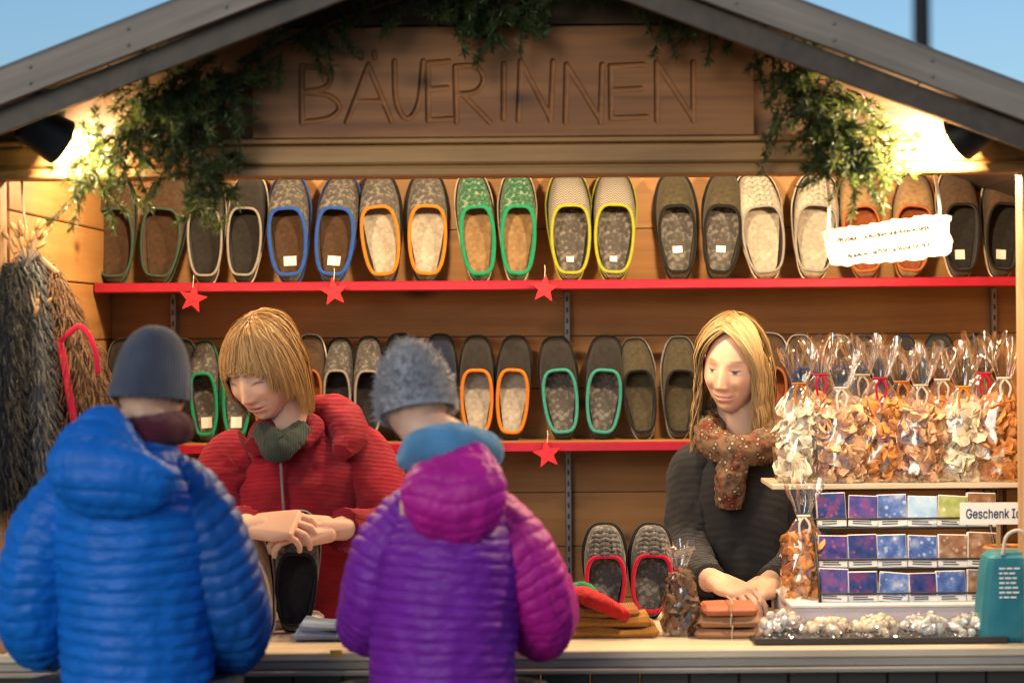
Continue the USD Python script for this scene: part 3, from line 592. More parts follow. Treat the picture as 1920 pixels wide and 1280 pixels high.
for nm, pts, rd in (('l', [Jb['shl'] + [.04, 0, .022], Jb['shl'] + [-.012, 0, -.03], P(84, 1020, y), Jb['ell'], P(80, 1195, y + .14), Jb['wrl'] + [0, .02, 0]], [.05, .068, .074, .070, .062, .05]),
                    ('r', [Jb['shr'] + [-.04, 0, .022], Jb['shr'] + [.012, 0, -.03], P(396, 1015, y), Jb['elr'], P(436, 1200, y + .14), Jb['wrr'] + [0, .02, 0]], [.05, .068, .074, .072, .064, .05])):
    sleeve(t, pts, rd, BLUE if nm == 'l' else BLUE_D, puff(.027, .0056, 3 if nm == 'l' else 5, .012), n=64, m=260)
part(t, 'hood', tube([P(245, 842, y - .085), P(225, 852, y - .135), P(214, 872, y - .165), P(212, 908, y - .165), P(214, 940, y - .14), P(220, 962, y - .11)], [(.024, .078), (.036, .105), (.042, .120), (.042, .114), (.034, .092), (.012, .045)], n=96, m=150, disp=puff(.026, .0055, 8, .010)), BLUE, smooth=True)
part(t, 'scarf', tube([P(222, 824, y + .03), P(244, 812, y - .05), P(296, 806, y - .05), P(334, 802, y + .02), P(322, 806, y + .10)], [.024, .028, .03, .032, .024], n=20, m=50, disp=soft(.010, 2, 30)), ribbed('burgundy_knit', (.10, .012, .028), 90, 'z'), smooth=True)
BEAN = ribbed('slate_knit', (.085, .10, .145), 70, 'x', bump=.8)
def beanie(t, R, hc, hs, matl, top=.138, low=.02, pom=None, band=None):
    th = np.linspace(0, 2 * np.pi, 73)[:-1]; rows = []
    for a in np.linspace(0.02, 1, 26):
        ang = a * math.radians(98); k = 1 + .022 * np.abs(np.sin(th * 14))
        rr = np.stack([.0835 * math.sin(ang) ** .8 * np.cos(th) * k, .103 * math.sin(ang) ** .8 * np.sin(th) * k + .004, np.full_like(th, top * math.cos(ang) + .0) - .012 * (1 - np.cos(th + 1.57)) * a], -1); rows.append(rr)
    rows.append(rows[-1] * [1.05, 1.05, 1] + [0, 0, -.002]); rows.append(rows[-1] + [0, 0, .032]); rows.append(rows[-1] * [.985, .985, 1])
    V = np.array(rows); V = np.concatenate([V, V[:, :1]], 1); g_ = grid(V); g_ = T((g_.vertices * hs) @ R.T + hc, g_.faces[:, ::-1])
    return part(t, 'hat', g_, matl, smooth=True)
beanie(t, Rb, hb_, HS * 1.0, BEAN)
def nape(phi, u, r):
    ph = (r.random() - .5) * 3.6 + np.pi; th0 = math.radians(72 + 12 * r.random()); ln = .035 + .03 * r.random(); s = u * ln / .1
    th = th0 + s * .9; k = 1.02 + .02 * r.random()
    return np.stack([.079 * k * np.sin(th) * np.sin(ph + .2 * u * (r.random() - .5)), -.098 * k * np.sin(th) * np.cos(ph), .118 * np.cos(th)], 1)
part(t, 'hair', strands(Rb, hb_, HS, 900, 3, nape), hair_mat('hair_brown_grey', (.05, .035, .025), (.20, .15, .11)), smooth=True)
trousers(t, Jb['pelvis'], plain('dark_denim', (.02, .025, .04), .8), 1)

# ---- customer in the purple quilted jacket, from behind
PURP = shell('purple_nylon', (.16, .015, .31), .52); MAG = shell('magenta_nylon', (.40, .010, .25), .52)
t = thing('person', 'person seen from behind in purple and magenta quilted jacket and fur banded hat', 'person')
y = -.46
Jp = dict(neck=P(838, 838, y + .02), chest=P(845, 980, y), pelvis=P(830, 1340, y), shl=P(772, 950, y), shr=P(918, 948, y), ell=P(698, 1130, y + .03), elr=P(1014, 1130, y + .04), wrl=P(715, 1165, y + .32), wrr=P(985, 1165, y + .34), foot=.14)
Rp = rotm(180 + 14, 20, 4); hp = P(778, 748, y + .06)
body_part(t, hd, Rp, hp, HS, Jp, [hand_manifold(Jp['wrl'] + [.0, .05, 0], (.15, 1, -.1), (0, 0, 1), 1), hand_manifold(Jp['wrr'] + [-.01, .05, 0], (-.2, 1, -.1), (0, 0, 1), -1)], (.58, .36, .27))
part(t, 'jacket', tube([P(a, b, y) for a, b in ((828, 1450), (830, 1290), (836, 1150), (846, 1040), (850, 975), (850, 925), (846, 888), (840, 858))],
     [(.14, .148), (.14, .142), (.145, .143), (.145, .142), (.13, .118), (.11, .094), (.09, .078), (.072, .062)], n=130, m=330, disp=puff(.023, .0046, 11, .012)), PURP, smooth=True)
for nm, pts, rd in (('l', [Jp['shl'] + [.035, 0, .02], Jp['shl'] + [-.010, 0, -.03], P(722, 1040, y), Jp['ell'], P(690, 1175, y + .15), Jp['wrl'] + [0, .02, 0]], [.042, .058, .064, .062, .056, .045]),
                    ('r', [Jp['shr'] + [-.035, 0, .02], Jp['shr'] + [.010, 0, -.03], P(976, 1040, y), Jp['elr'], P(1014, 1178, y + .15), Jp['wrr'] + [0, .02, 0]], [.042, .058, .066, .068, .060, .045])):
    sleeve(t, pts, rd, PURP if nm == 'l' else MAG, puff(.022, .0046, 13 if nm == 'l' else 15, .011), n=64, m=280)
part(t, 'hood', tube([P(846, 872, y - .08), P(848, 884, y - .13), P(850, 915, y - .16), P(851, 950, y - .16), P(852, 985, y - .13), P(852, 1004, y - .10)], [(.024, .062), (.034, .086), (.040, .098), (.040, .092), (.032, .075), (.012, .036)], n=96, m=150, disp=puff(.022, .0048, 17, .009)), MAG, smooth=True)
part(t, 'scarf', tube([P(770, 860, y + .03), P(792, 838, y - .06), P(850, 832, y - .075), P(905, 842, y - .03), P(915, 855, y + .06)], [.028, .034, .04, .036, .028], n=20, m=50, disp=soft(.010, 4, 30)), ribbed('sky_blue_knit', (.10, .30, .56), 90, 'z'), smooth=True)
beanie(t, Rp, hp, HS, ribbed('pale_knit', (.34, .36, .42), 70, 'x', bump=.8))
def fluff(phi, u, r):
    a = phi; el = math.radians(-8 + 96 * r.random() ** 1.3); base = np.array([.086 * math.cos(a) * math.cos(el), .106 * math.sin(a) * math.cos(el) + .003, -.012 + .150 * math.sin(el) * .97]); o = np.array([math.cos(a) * math.cos(el), math.sin(a) * math.cos(el), math.sin(el)]) + r.normal(0, .45, 3); o *= (.007 + .009 * r.random())
    return base[None] + o[None] * u[:, None] + np.array([0, 0, -.005])[None] * (u ** 2)[:, None]
part(t, 'hat_nap', strands(Rp, hp, HS, 3600, 5, fluff, .0010, 5), hair_mat('pale_nap', (.26, .27, .31), (.60, .61, .66)), smooth=True)
part(t, 'hair', strands(Rp, hp, HS, 900, 4, nape), hair_mat('hair_grey', (.22, .20, .19), (.52, .49, .46)), smooth=True)
trousers(t, Jp['pelvis'], MATS['dark_denim'], 1)

# ---- seller in the red ribbed jacket
t = thing('person', 'person in red ribbed zip jacket looking down at slippers held in both hands', 'person')
FLEECE = ribbed('red_fleece', (.27, .005, .019), 105, 'z', bump=.7)
J1 = dict(neck=P(538, 800, .47), chest=P(560, 920, .54), pelvis=P(600, 1200, .62), shl=P(432, 872, .5), shr=P(676, 862, .52), ell=P(392, 1000, .42), elr=P(728, 990, .44), wrl=P(462, 985, .24), wrr=P(640, 990, .26))
R1 = rotm(-24, 26, -4); h1 = P(494, 690, .40)
hd1 = head_mesh((.60, .37, .27), (.52, .17, .15), (.20, .13, .08), .25, .95)
body_part(t, hd1, R1, h1, 1.06, J1, [hand_manifold(J1['wrl'] + [.03, -.02, .0], (.9, -.35, .05), (-.1, -.6, .8), 1, 45), hand_manifold(J1['wrr'] + [-.03, -.02, .0], (-.95, -.3, .05), (.1, -.6, .8), -1, 45)], (.60, .37, .27))
part(t, 'jacket', tube([P(604, 1260, .64), P(596, 1110, .58), P(578, 980, .54), P(562, 890, .52), P(552, 845, .50), P(545, 812, .48)], [(.13, .165), (.135, .172), (.135, .188), (.125, .185), (.10, .135), (.075, .085)], n=100, m=150, disp=soft(.016, 21, 9, 2.2)), FLEECE, smooth=True)
sleeve(t, [J1['shl'] + [.05, 0, .03], J1['shl'], P(405, 940, .47), J1['ell'], P(430, 1000, .33), J1['wrl']], [.06, .075, .070, .064, .055, .046], FLEECE, soft(.016, 23, 18))
sleeve(t, [J1['shr'] + [-.05, 0, .03], J1['shr'], P(712, 930, .48), J1['elr'], P(690, 1000, .34), J1['wrr']], [.06, .078, .074, .066, .055, .046], FLEECE, soft(.016, 25, 18))
part(t, 'hood', tube([P(478, 838, .40), P(500, 812, .47), P(560, 790, .56), P(625, 782, .54), P(655, 812, .46), P(640, 850, .40)], [.022, .036, .05, .055, .045, .02], n=26, m=70, disp=soft(.014, 27, 24)), FLEECE, smooth=True)
part(t, 'collar', tube([P(488, 830, .385), P(500, 800, .42), P(545, 790, .50), P(590, 800, .45), P(570, 835, .40)], [.012, .022, .026, .024, .012], n=18, m=40, disp=soft(.008, 28, 30)), FLEECE, smooth=True)
part(t, 'zip', tube([P(524, 836, .375), P(528, 900, .385), P(534, 985, .395), P(545, 1080, .43)], .0035, n=8, m=40), STEEL, smooth=True)
part(t, 'scarf', tube([P(484, 806, .405), P(504, 822, .375), P(520, 838, .365), P(545, 824, .38), P(572, 802, .42)], [(.014, .022), (.016, .030), (.018, .036), (.016, .030), (.014, .022)], n=18, m=50, disp=soft(.010, 29, 40)), ribbed('sage_knit', (.045, .060, .052), 90, 'x'), smooth=True)
def bob(phi, u, r):
    cl = math.floor(phi * 9 + r.random() * .6); k = 1.04 + .007 * (math.sin(cl * 12.9898) * .5 + .5) + .075 * r.random() ** .7 + (.07 * r.random() if r.random() < .05 else 0); phi = phi * .85 + (cl + .4) / 9 * .15
    f = math.cos(phi); sw = (r.random() - .5) * .42 + .22 * math.sin(cl * 3.7)
    th_end = math.radians(104 - 36 * max(f, 0) ** 1.5 + 8 * (r.random() - .5)); drop = (.075 + .02 * r.random()) * (1 - max(f, 0) ** .8) * (f < .75)
    th = u.clip(0, .72) / .72 * th_end; ph = phi + sw * u + .22 * np.sin(phi) * u; dd = np.clip((u - .72) / .28, 0, 1) * drop
    kk = k * (1 - .06 * (1 - u)); inn = 1 - .16 * dd / .1; y0 = r.uniform(-.035, .055); fd = np.clip(1 - u / .55, 0, 1)
    return np.array([[.012, 0, 0]]) * fd[:, None] + np.stack([0 * u, y0 * fd, -8 * y0 ** 2 * fd], 1) + np.stack([.082 * kk * inn * np.sin(th) * np.sin(ph), -.102 * kk * inn * np.sin(th) * np.cos(ph) + .006, .124 * kk * np.cos(th) - dd - .004], 1)
HB = hair_mat('hair_blond', (.34, .20, .08), (1, .80, .50))
part(t, 'hair', strands(R1, h1, 1.06, 12000, 11, bob, .00075, 13, True), HB, smooth=True)
trousers(t, J1['pelvis'], MATS['dark_denim'])

# ---- seller with long fair hair and patterned scarf
t = thing('person', 'smiling person with patterned scarf and dark grey jacket behind the counter', 'person')
J2 = dict(neck=P(1392, 800, .80), chest=P(1386, 930, .84), pelvis=P(1386, 1210, .86), shl=P(1306, 884, .82), shr=P(1480, 878, .82), ell=P(1290, 1020, .76), elr=P(1512, 1015, .78), wrl=P(1330, 1088, .52), wrr=P(1448, 1092, .55))
R2 = rotm(-26, 10, 6); h2 = P(1378, 690, .745)
hd2 = head_mesh((.60, .38, .28), (.55, .18, .16), (.20, .13, .08), 1.0, .1)
body_part(t, hd2, R2, h2, 1.0, J2, [hand_manifold(J2['wrl'] + [.02, -.03, 0], (.55, -.8, -.2), (0, -.1, 1), 1, 30), hand_manifold(J2['wrr'] + [-.02, -.03, 0], (-.5, -.85, -.2), (0, -.1, 1), -1, 30)], (.60, .38, .28))
CHAR = ribbed('charcoal_knit', (.032, .032, .036), 110, 'z', bump=.6)
part(t, 'jacket', tube([P(1386, 1260, .86), P(1386, 1110, .85), P(1386, 980, .84), P(1386, 905, .83), P(1388, 858, .82), P(1390, 822, .81)], [(.12, .145), (.125, .145), (.13, .15), (.12, .145), (.095, .115), (.07, .075)], n=90, m=130, disp=soft(.014, 31, 9, 2.2)), CHAR, smooth=True)
sleeve(t, [J2['shl'] + [.05, 0, .03], J2['shl'], P(1294, 950, .80), J2['ell'], P(1306, 1062, .64), J2['wrl']], [.055, .068, .062, .056, .05, .04], CHAR, soft(.014, 33, 18))
sleeve(t, [J2['shr'] + [-.05, 0, .03], J2['shr'], P(1508, 950, .80), J2['elr'], P(1490, 1062, .66), J2['wrr']], [.055, .068, .062, .056, .05, .04], CHAR, soft(.014, 35, 18))
SCARF = mat('patterned_scarf', {'g': ('texture_coordinate', {}), 'v': ('voronoi_texture', {'scale': 62.0}), 'n': ('noise_texture', {'scale': 30.0, 'detail': 3.0}), 'r': ('rgb_ramp', {'ramp': [(.12, (.45, .36, .24)), (.3, (.05, .035, .025)), (.6, (.16, .09, .05))]}), 'r2': ('rgb_ramp', {'ramp': [(.5, (1, 1, 1)), (.64, (.8, .25, .12))]}),
     'x': ('mix_color', {'blend_type': 'multiply', 'fac': 1.0}), 'p': ('principled_bsdf', {'roughness': .85})}, [('g.object', 'v.vector'), ('g.object', 'n.vector'), ('v.distance', 'r.fac'), ('n.fac', 'r2.fac'), ('r.color', 'x.a'), ('r2.color', 'x.b'), ('x.result', 'p.base_color')])
part(t, 'scarf', [tube([P(1330, 800, .78), P(1340, 830, .70), P(1385, 845, .675), P(1430, 832, .69), P(1452, 800, .77), P(1420, 785, .87), P(1360, 785, .87), P(1330, 800, .79)], .038, n=24, m=90, disp=soft(.020, 37, 34, 2.5)), tube([P(1380, 845, .67), P(1372, 890, .675), P(1366, 950, .69)], [.03, .038, .03], n=22, m=50, disp=soft(.018, 38, 30))], SCARF, smooth=True)
def longhair(phi, u, r):
    f = math.cos(phi)
    if f > .60:
        sd = 1 if r.random() < .5 else -1; cl = math.floor(r.random() * 7); a = math.radians(-4 + 40 * r.random()); k = 1.05 + .03 * (cl % 3) / 2 + .05 * r.random()
        d0 = np.array([-.09 + .05 * sd * r.random(), -math.sin(a), math.cos(a)]); d0 /= np.linalg.norm(d0); d1 = np.array([sd, -.42 - .16 * r.random(), -.05]); d1 /= np.linalg.norm(d1)
        om = math.acos(d0 @ d1); w = u.clip(0, .45) / .45; dd_ = (np.sin((1 - w) * om)[:, None] * d0 + np.sin(w * om)[:, None] * d1) / math.sin(om); dr = .16 + .06 * r.random(); dd = np.clip((u - .45) / .55, 0, 1) * dr
        q = dd_ * np.array([.081, .100, .122]) * (k + .05 * np.sin(np.pi * w)[:, None]); q[:, 2] -= dd; q[:, 0] += sd * (.010 * np.sin(dd * 34 + cl * 2.1) + .06 * dd * r.random()); q[:, 1] += .03 * dd
        return q
    cl = math.floor(phi * 10 + r.random() * .6); k = 1.03 + .007 * (math.sin(cl * 12.9898) * .5 + .5) + .075 * r.random() ** .7 + (.08 * r.random() if r.random() < .05 else 0); s = 1 if math.sin(phi) > 0 else -1
    th_end = math.radians(96); dr = (.17 + .05 * r.random()); part_x = -.012
    th = u.clip(0, .42) / .42 * th_end; ph0 = phi if f < .2 else s * (.98 + .6 * r.random()); ph = s * (abs(ph0) * np.clip(.42 + u * 1.6, 0, 1)) if f > -.1 else ph0 + 0 * u ; dd = np.clip((u - .42) / .58, 0, 1) * dr
    wave = .009 * np.sin(dd * 34 + cl * 2.3 + .5 * r.random())
    fr = np.clip((f - .2) / .6, 0, 1)
    x = .082 * k * np.sin(th) * np.sin(ph) + part_x * (1 - u) * (u < .4) + wave * s; yv = -.100 * k * np.sin(th) * np.cos(ph) + .004 - .012 * fr * u
    return np.stack([x * (1 + .10 * dd / .2), yv, .124 * k * np.cos(th) - dd], 1)
part(t, 'hair', strands(R2, h2, 1.0, 12000, 13, longhair, .00075, 16, True), hair_mat('hair_fair', (.40, .27, .13), (1, .86, .62)), smooth=True)
trousers(t, J2['pelvis'], MATS['dark_denim'])
# ============================================================ stars, paper tag, furs
rg = np.random.default_rng(21)
STAR_RED = plain('star_red', (.50, .010, .022), .45, bump=.2, bscale=60)
def star_poly(r, q=.42, rot=0.0):
    return Polygon([(r * (1 if k % 2 == 0 else q) * math.sin(math.pi * k / 5 + rot), r * (1 if k % 2 == 0 else q) * math.cos(math.pi * k / 5 + rot)) for k in range(10)])
for px, py, yy, rot, lab in ((362, 560, YS, .2, 'red wooden star hung from the upper shelf above the blue jacket'), (626, 547, YS, -.12, 'red wooden star on the upper shelf edge below the blue trimmed slippers'),
                        (1021, 541, YS, .1, 'red wooden star on the upper shelf edge at the steel upright'), (1026, 851, YS, -.15, 'red wooden star hanging on the lower shelf edge')):
    c = P(px, py, yy - .014)
    t = thing('star', lab, 'star', 'red stars on the shelf edges', loc=c)
    part(t, 'star_plate', extr(star_poly(.040, .43, rot).buffer(-.001).buffer(.001), -.003, .003), STAR_RED, smooth=False)
    part(t, 'cord', tube([(0, -.0035, .03), (.002, -.0036, .05), (.001, .006, .062)], .0012, n=6), TRIM['cream'])
# paper tag hung from the beam by two white ribbons
t = thing('paper_tag', 'white torn paper tag with handwriting hung on two ribbons over the tan slippers', 'sign')
yt = .10
edge = [(1541, 434), (1560, 428), (1600, 424), (1640, 419), (1668, 412), (1700, 409), (1740, 402), (1783, 404), (1780, 430), (1786, 455), (1783, 477), (1750, 481), (1720, 488), (1690, 489), (1650, 493), (1610, 494), (1585, 499), (1556, 497), (1549, 470)]
pe = [P(a, b, yt) for a, b in edge]; pg = Polygon([(q[0], q[2]) for q in pe]); outl = []
for k in range(90):
    q = pg.exterior.interpolate(k / 90, normalized=True); w = .0016 * math.sin(k * 2.1) + .0014 * math.sin(k * 5.3); outl.append((q.x + w, q.y - w * .8))
tagm = extr(Polygon(outl), yt - .0006, yt + .0006)
part(t, 'sheet', tagm, plain('tag_paper', (.40, .385, .35), .75, vary=.06), smooth=False)
INK = plain('ink', (.03, .028, .03), .6)
for (xa, ya), (xb, yb), hgt in (((1572, 455), (1742, 431), 11), ((1590, 484), (1752, 461), 11)):
    x = xa; ln = []
    while x < xb:
        wd = 5 + 5 * rg.random()
        if rg.random() > .14:
            yy = ya + (yb - ya) * (x - xa) / (xb - xa); pts = [(x + wd * u + 1.4 * rg.standard_normal(), yy - hgt * v * (.55 + .45 * rg.random())) for u, v in ((0, .1), (.3, .9), (.5, .2), (.75, .95), (1, .05))]
            ln.append(tube([P(a, b, yt - .0012) for a, b in pts], .0011, n=4, m=10))
        x += wd + 1.5
    part(t, 'handwriting_line', ln, INK, smooth=False, kind='stuff')
for xa, xb in ((1553, 1548), (1762, 1752)):
    a, b, c_ = P(xa, 430 if xa < 1600 else 404, yt - .001), P((xa + xb) / 2 + 4, 380, yt - .004), P(xb, 318, yt - .004)
    part(t, 'ribbon', tube([a, b, c_], [(.0008, .004)] * 3, n=8, m=16), plain('white_ribbon', (.75, .73, .70), .5), smooth=True)
# furs and wool hanging at the left of the opening
def fur_piece(name, label, pts, rad, col, n, ln_, seed, cat='sheepskin'):
    t = thing(name, label, cat, 'furs hanging at the left post')
    m = tube(pts, rad, n=24, m=50, disp=soft(.010, seed, 20)); part(t, 'hide', m, plain('hide_%d' % seed, np.array(col[0]) * .8, .95), smooth=True)
    C = m.vertices.reshape(-1, 3); C = C[:-2]; N = m.vertex_normals[:len(C)]; r = np.random.default_rng(seed)
    def fn(phi, u, rr):
        i = rr.integers(len(C)); o = N[i] + rr.standard_normal(3) * .45; o /= np.linalg.norm(o); L_ = ln_ * (.6 + .8 * rr.random())
        q = C[i] + rr.standard_normal(3) * .004
        return q[None] + o[None] * L_ * u[:, None] + np.array([0, 0, -1.0])[None] * (L_ * 1.2 * u ** 1.7)[:, None]
    part(t, 'fur', fibres(n, seed, fn, .0011), hair_mat('fur_%d' % seed, *col), smooth=True)
    return t
fur_piece('sheepskin', 'charcoal wool fleece hanging at the far left behind the blue jacket', [P(30, 500, .02), P(16, 560, .0), P(10, 700, -.02), P(6, 850, -.02), P(10, 950, 0)], [.018, .03, .036, .036, .03], ((.018, .018, .02), (.09, .09, .095)), 2600, .022, 3)
fur_piece('sheepskin', 'grey speckled wool fleece hanging beside the charcoal one', [P(52, 480, .05), P(58, 560, .05), P(66, 700, .04), P(70, 840, .04), P(66, 930, .05)], [.014, .022, .030, .032, .03], ((.10, .10, .105), (.42, .41, .40)), 2600, .02, 4)
fur_piece('sheepskin', 'beige brown sheepskin hanging behind the blue hood', [P(86, 500, .10), P(112, 590, .12), P(146, 690, .13), P(162, 780, .14), P(168, 880, .14)], [.014, .032, .050, .052, .04], ((.15, .07, .03), (.46, .26, .13)), 3000, .024, 5)
t = thing('hanging_hook', 'bent wooden hanger holding the furs at the left post', 'hook')
part(t, 'bar', tube([P(14, 512, .04), P(40, 488, .045), P(72, 486, .06), P(104, 512, .09)], .009, n=10, m=30), W_POST, smooth=True)
part(t, 'cord', tube([P(52, 486, .05), P(50, 440, .04), P(44, 395, .02), P(40, 325, .0)], .003, n=8, m=20), TRIM['beige'], smooth=True)
t = thing('red_ribbon', 'red ribbon tied down the beige sheepskin', 'ribbon')
part(t, 'band', tube([P(112, 640, .07), P(122, 690, .065), P(132, 750, .06), P(146, 830, .07)], [(.0012, .009)] * 4, n=8, m=40), TRIM['red'], smooth=True); part(t, 'loose_end', tube([P(112, 640, .07), P(150, 612, .06), P(176, 650, .06), P(184, 700, .07)], [(.0012, .006)] * 4, n=8, m=40), TRIM['red'], smooth=True)
t = thing('dried_bunch', 'bunch of dried wheat ears and twigs tied at the top of the hanging furs', 'dried flowers')
st_, er = [], []
for k in range(46):
    b = P(50, 500, .03); a = rg.normal(0, .35); ln_ = .05 + .06 * rg.random(); d_ = np.array([math.sin(a) * .8, rg.normal(0, .2) - .1, -1 if k % 2 else .9]); e = b + d_ * ln_
    st_.append(tube([b, (b + e) / 2 + rg.normal(0, .004, 3), e], .0012, n=5)); er.append(oriented(BALL, e, (0, math.degrees(a), 0), (.005, .005, .014)))
part(t, 'stems', st_, TRIM['beige'], kind='stuff'); part(t, 'ears', er, hair_mat('wheat', (.35, .20, .08), (.66, .48, .25)), smooth=True, kind='stuff')

# ============================================================ fir garlands
def needles(pts, ntwig, tl, seed, spread=.10):
    r = np.random.default_rng(seed); c = catmull(pts, 200); V, tw = [], []
    for k in range(ntwig):
        b = c[int(r.random() * 199)] + r.normal(0, spread * .35, 3) * [1, .5, 1]
        d = r.normal(0, 1, 3) * [1, .6, .8] + [0, -.35, -.45]; d /= np.linalg.norm(d); L_ = tl * (.5 + .8 * r.random()); e = b + d * L_ + np.array([0, 0, -.25 * L_])
        tw.append(np.stack([b, (b + e) / 2 + [0, 0, .1 * L_], e])); m = int(80 * L_ / tl) + 14
        u = r.random(m) ** .8; p = b + (e - b) * u[:, None]
        nd = d * .75 + r.normal(0, .55, (m, 3)); nd /= np.linalg.norm(nd, axis=1)[:, None]; ln_ = (.014 + .012 * r.random(m))[:, None]
        w = np.cross(nd, r.normal(0, 1, (m, 3))); w /= np.linalg.norm(w, axis=1)[:, None]; w *= .0018
        q = p + nd * ln_; mid = p + nd * ln_ * .5
        V.append(np.stack([p, mid + w, q, mid - w], 1))
    V = np.vstack(V).reshape(-1, 3); n = len(V) // 4; b = np.arange(n)[:, None] * 4
    return T(V, np.vstack([b + [0, 1, 2], b + [0, 2, 3]])), join([tube(a, [.0022, .0018, .0009], n=5) for a in tw])
FIR = mat('fir_needles', {'g': ('geometry', {}), 'r': ('rgb_ramp', {'ramp': [(0, (.02, .045, .012)), (.4, (.07, .115, .028)), (.8, (.19, .22, .055)), (1, (.34, .27, .09))]}), 'p': ('principled_bsdf', {'roughness': .5}), 't': ('translucent_bsdf', {'color': (.22, .28, .06)}), 'm': ('mix_closure', {'fac': .22})},
          [('g.random_per_island', 'r.fac'), ('r.color', 'p.base_color'), ('p.BSDF', 'm.closure1'), ('t.BSDF', 'm.closure2')], surface='m.closure')
TWIG = plain('twig_bark', (.05, .03, .018), .9)
yg = -.10
for lab, runs in (('dense fir garland lit by the left spot lamp and climbing the gable', [([(160, 300), (220, 245), (290, 192), (370, 160), (436, 140)], 140, .10, .10), ([(300, 200), (360, 290), (392, 330), (402, 376)], 34, .075, .06), ([(450, 118), (620, 42), (760, -6), (880, -40)], 46, .07, .045)]),
                  ('sparse tuft of fir twigs hanging over the top of the name board', [([(850, -24), (920, 4), (990, -4)], 30, .075, .05), ([(905, 20), (908, 74)], 8, .05, .025)]),
                  ('fir garland on the right gable beside the right spot lamp', [([(1490, 130), (1540, 175), (1585, 235), (1625, 290)], 110, .10, .10), ([(960, -26), (1110, -18), (1300, 22), (1500, 112)], 44, .07, .045), ([(1610, 280), (1560, 318)], 16, .06, .05)])):
    t = thing('fir_garland', lab, 'garland', 'fir garlands along the gable')
    nm, tm = [], []
    for k, (pts, n, tl, sp) in enumerate(runs):
        a, b = needles([P(q[0], q[1], yg) for q in pts], n, tl, 50 + k + len(lab), sp); nm.append(a); tm.append(b)
        tm.append(tube([P(q[0], q[1], yg + .03) for q in pts], .006, n=8, m=40))
    part(t, 'branch', tm, TWIG, smooth=True); part(t, 'needles', nm, FIR, smooth=False, kind='stuff')

# ============================================================ goods on the counter
CELLO = film('cellophane', (.975, .98, .985), .08)
def pieces_mat(name, cols): return mat(name, {'g': ('geometry', {}), 'r': ('rgb_ramp', {'ramp': [(i / (len(cols) - 1), c) for i, c in enumerate(cols)]}), 'p': ('principled_bsdf', {'roughness': .55})}, [('g.random_per_island', 'r.fac'), ('r.color', 'p.base_color')])
FILL = dict(peach=pieces_mat('peach_pieces', [(.62, .36, .20), (.74, .52, .33), (.70, .44, .22), (.80, .66, .48)]), orange=pieces_mat('orange_pieces', [(.60, .24, .06), (.72, .40, .14), (.66, .33, .10), (.78, .58, .34)]), cream=pieces_mat('cream_pieces', [(.70, .58, .42), (.80, .72, .58), (.74, .62, .46)]),
            white=pieces_mat('white_pieces', [(.62, .60, .57), (.78, .76, .72), (.70, .67, .60), (.80, .74, .62)]), nut=pieces_mat('nut_pieces', [(.16, .085, .04), (.30, .17, .08), (.40, .26, .14)]), violet=pieces_mat('violet_pieces', [(.18, .10, .34), (.38, .30, .55), (.10, .10, .30), (.55, .45, .60)]))
def flake(r):
    m = trimesh.creation.icosphere(subdivisions=1); v = m.vertices * [1, .75 + .4 * r.random(), .22]; v[:, 2] += .9 * (v[:, 0] ** 2 - .6 * v[:, 1] ** 2) * (r.random() - .3); v += r.normal(0, .13, v.shape); return T(v, m.faces)
def cello_bag(label, px, py0, py1, y, wpx, fill, seed, fillh=.56, group='cellophane gift bags'):
    r = np.random.default_rng(seed); b = P(px, py0, y); h = P(px, py1, y)[2] - b[2]; w = S(wpx, y) / 2; dp = min(w * .75, .04)
    t = thing('cellophane_bag', label, 'gift bag', group, loc=b)
    th = np.linspace(0, 2 * np.pi, 41); vv = np.linspace(0, 1, 34); prof = np.interp(vv, [0, .04, .3, .55, .68, .73, .82, 1], [.80, 1, 1.06, .94, .46, .27, .48, .86]); ad = np.interp(vv, [0, .7, .78, 1], [1, .6, .5, .9])
    X = np.stack([np.cos(th)[None] * prof[:, None] * w * np.abs(np.cos(th))[None] ** -.0, np.sin(th)[None] * (prof * ad)[:, None] * dp, np.repeat((vv * h)[:, None], 41, 1)], -1)
    nz = fbm(np.stack([np.cos(th)[None] * 3 + 0 * vv[:, None], np.sin(th)[None] * 3 + 0 * vv[:, None], vv[:, None] * 5 + 0 * th[None]], -1) + seed, 1.6, 3); rid = np.sin(th * 9 + seed)[None] * np.clip((vv - .5) * 2.4, 0, 1)[:, None]
    k = 1 + .42 * nz + .12 * rid; X[..., 0] *= k; X[..., 1] *= k; X[..., 2] += np.where(vv > .98, .012, 0)[:, None] * np.sin(th * 5 + seed)[None]; X[:, -1] = X[:, 0]
    fl = []
    for i in range(120):
        z = r.random() * fillh; a = r.random() * 2 * np.pi; rr = math.sqrt(r.random()) * .86; pr = np.interp(z, [0, .06, .45, .56], [.8, .98, .98, .75])
        s = (.009 + .010 * r.random()) * min(1.25, w / .035); fl.append(oriented(flake(r), (math.cos(a) * rr * w * pr, math.sin(a) * rr * dp * .92 * pr, .012 + z * h * .96), (r.random() * 360, r.random() * 360, r.random() * 360), s))
    part(t, 'contents', fl, FILL[fill], smooth=60, kind='stuff')
    part(t, 'film', grid(X), CELLO, smooth=True)
    zn = .735 * h; wn = .27 * w
    part(t, 'ribbon', [closed_tube(np.stack([np.cos(th[:-1]) * wn, np.sin(th[:-1]) * dp * .2, zn + 0 * th[:-1]], 1), .0028, 6), tube([(0, -dp * .2, zn), (.012, -dp * .4, zn - .02), (.006, -dp * .5, zn - .045)], [(.0006, .003)] * 3, n=6, m=14), tube([(0, -dp * .2, zn), (-.012, -dp * .4, zn - .018), (-.010, -dp * .5, zn - .05)], [(.0006, .003)] * 3, n=6, m=14)], TRIM[('orange', 'cream', 'red', 'beige')[seed % 4]], smooth=True)
    return t
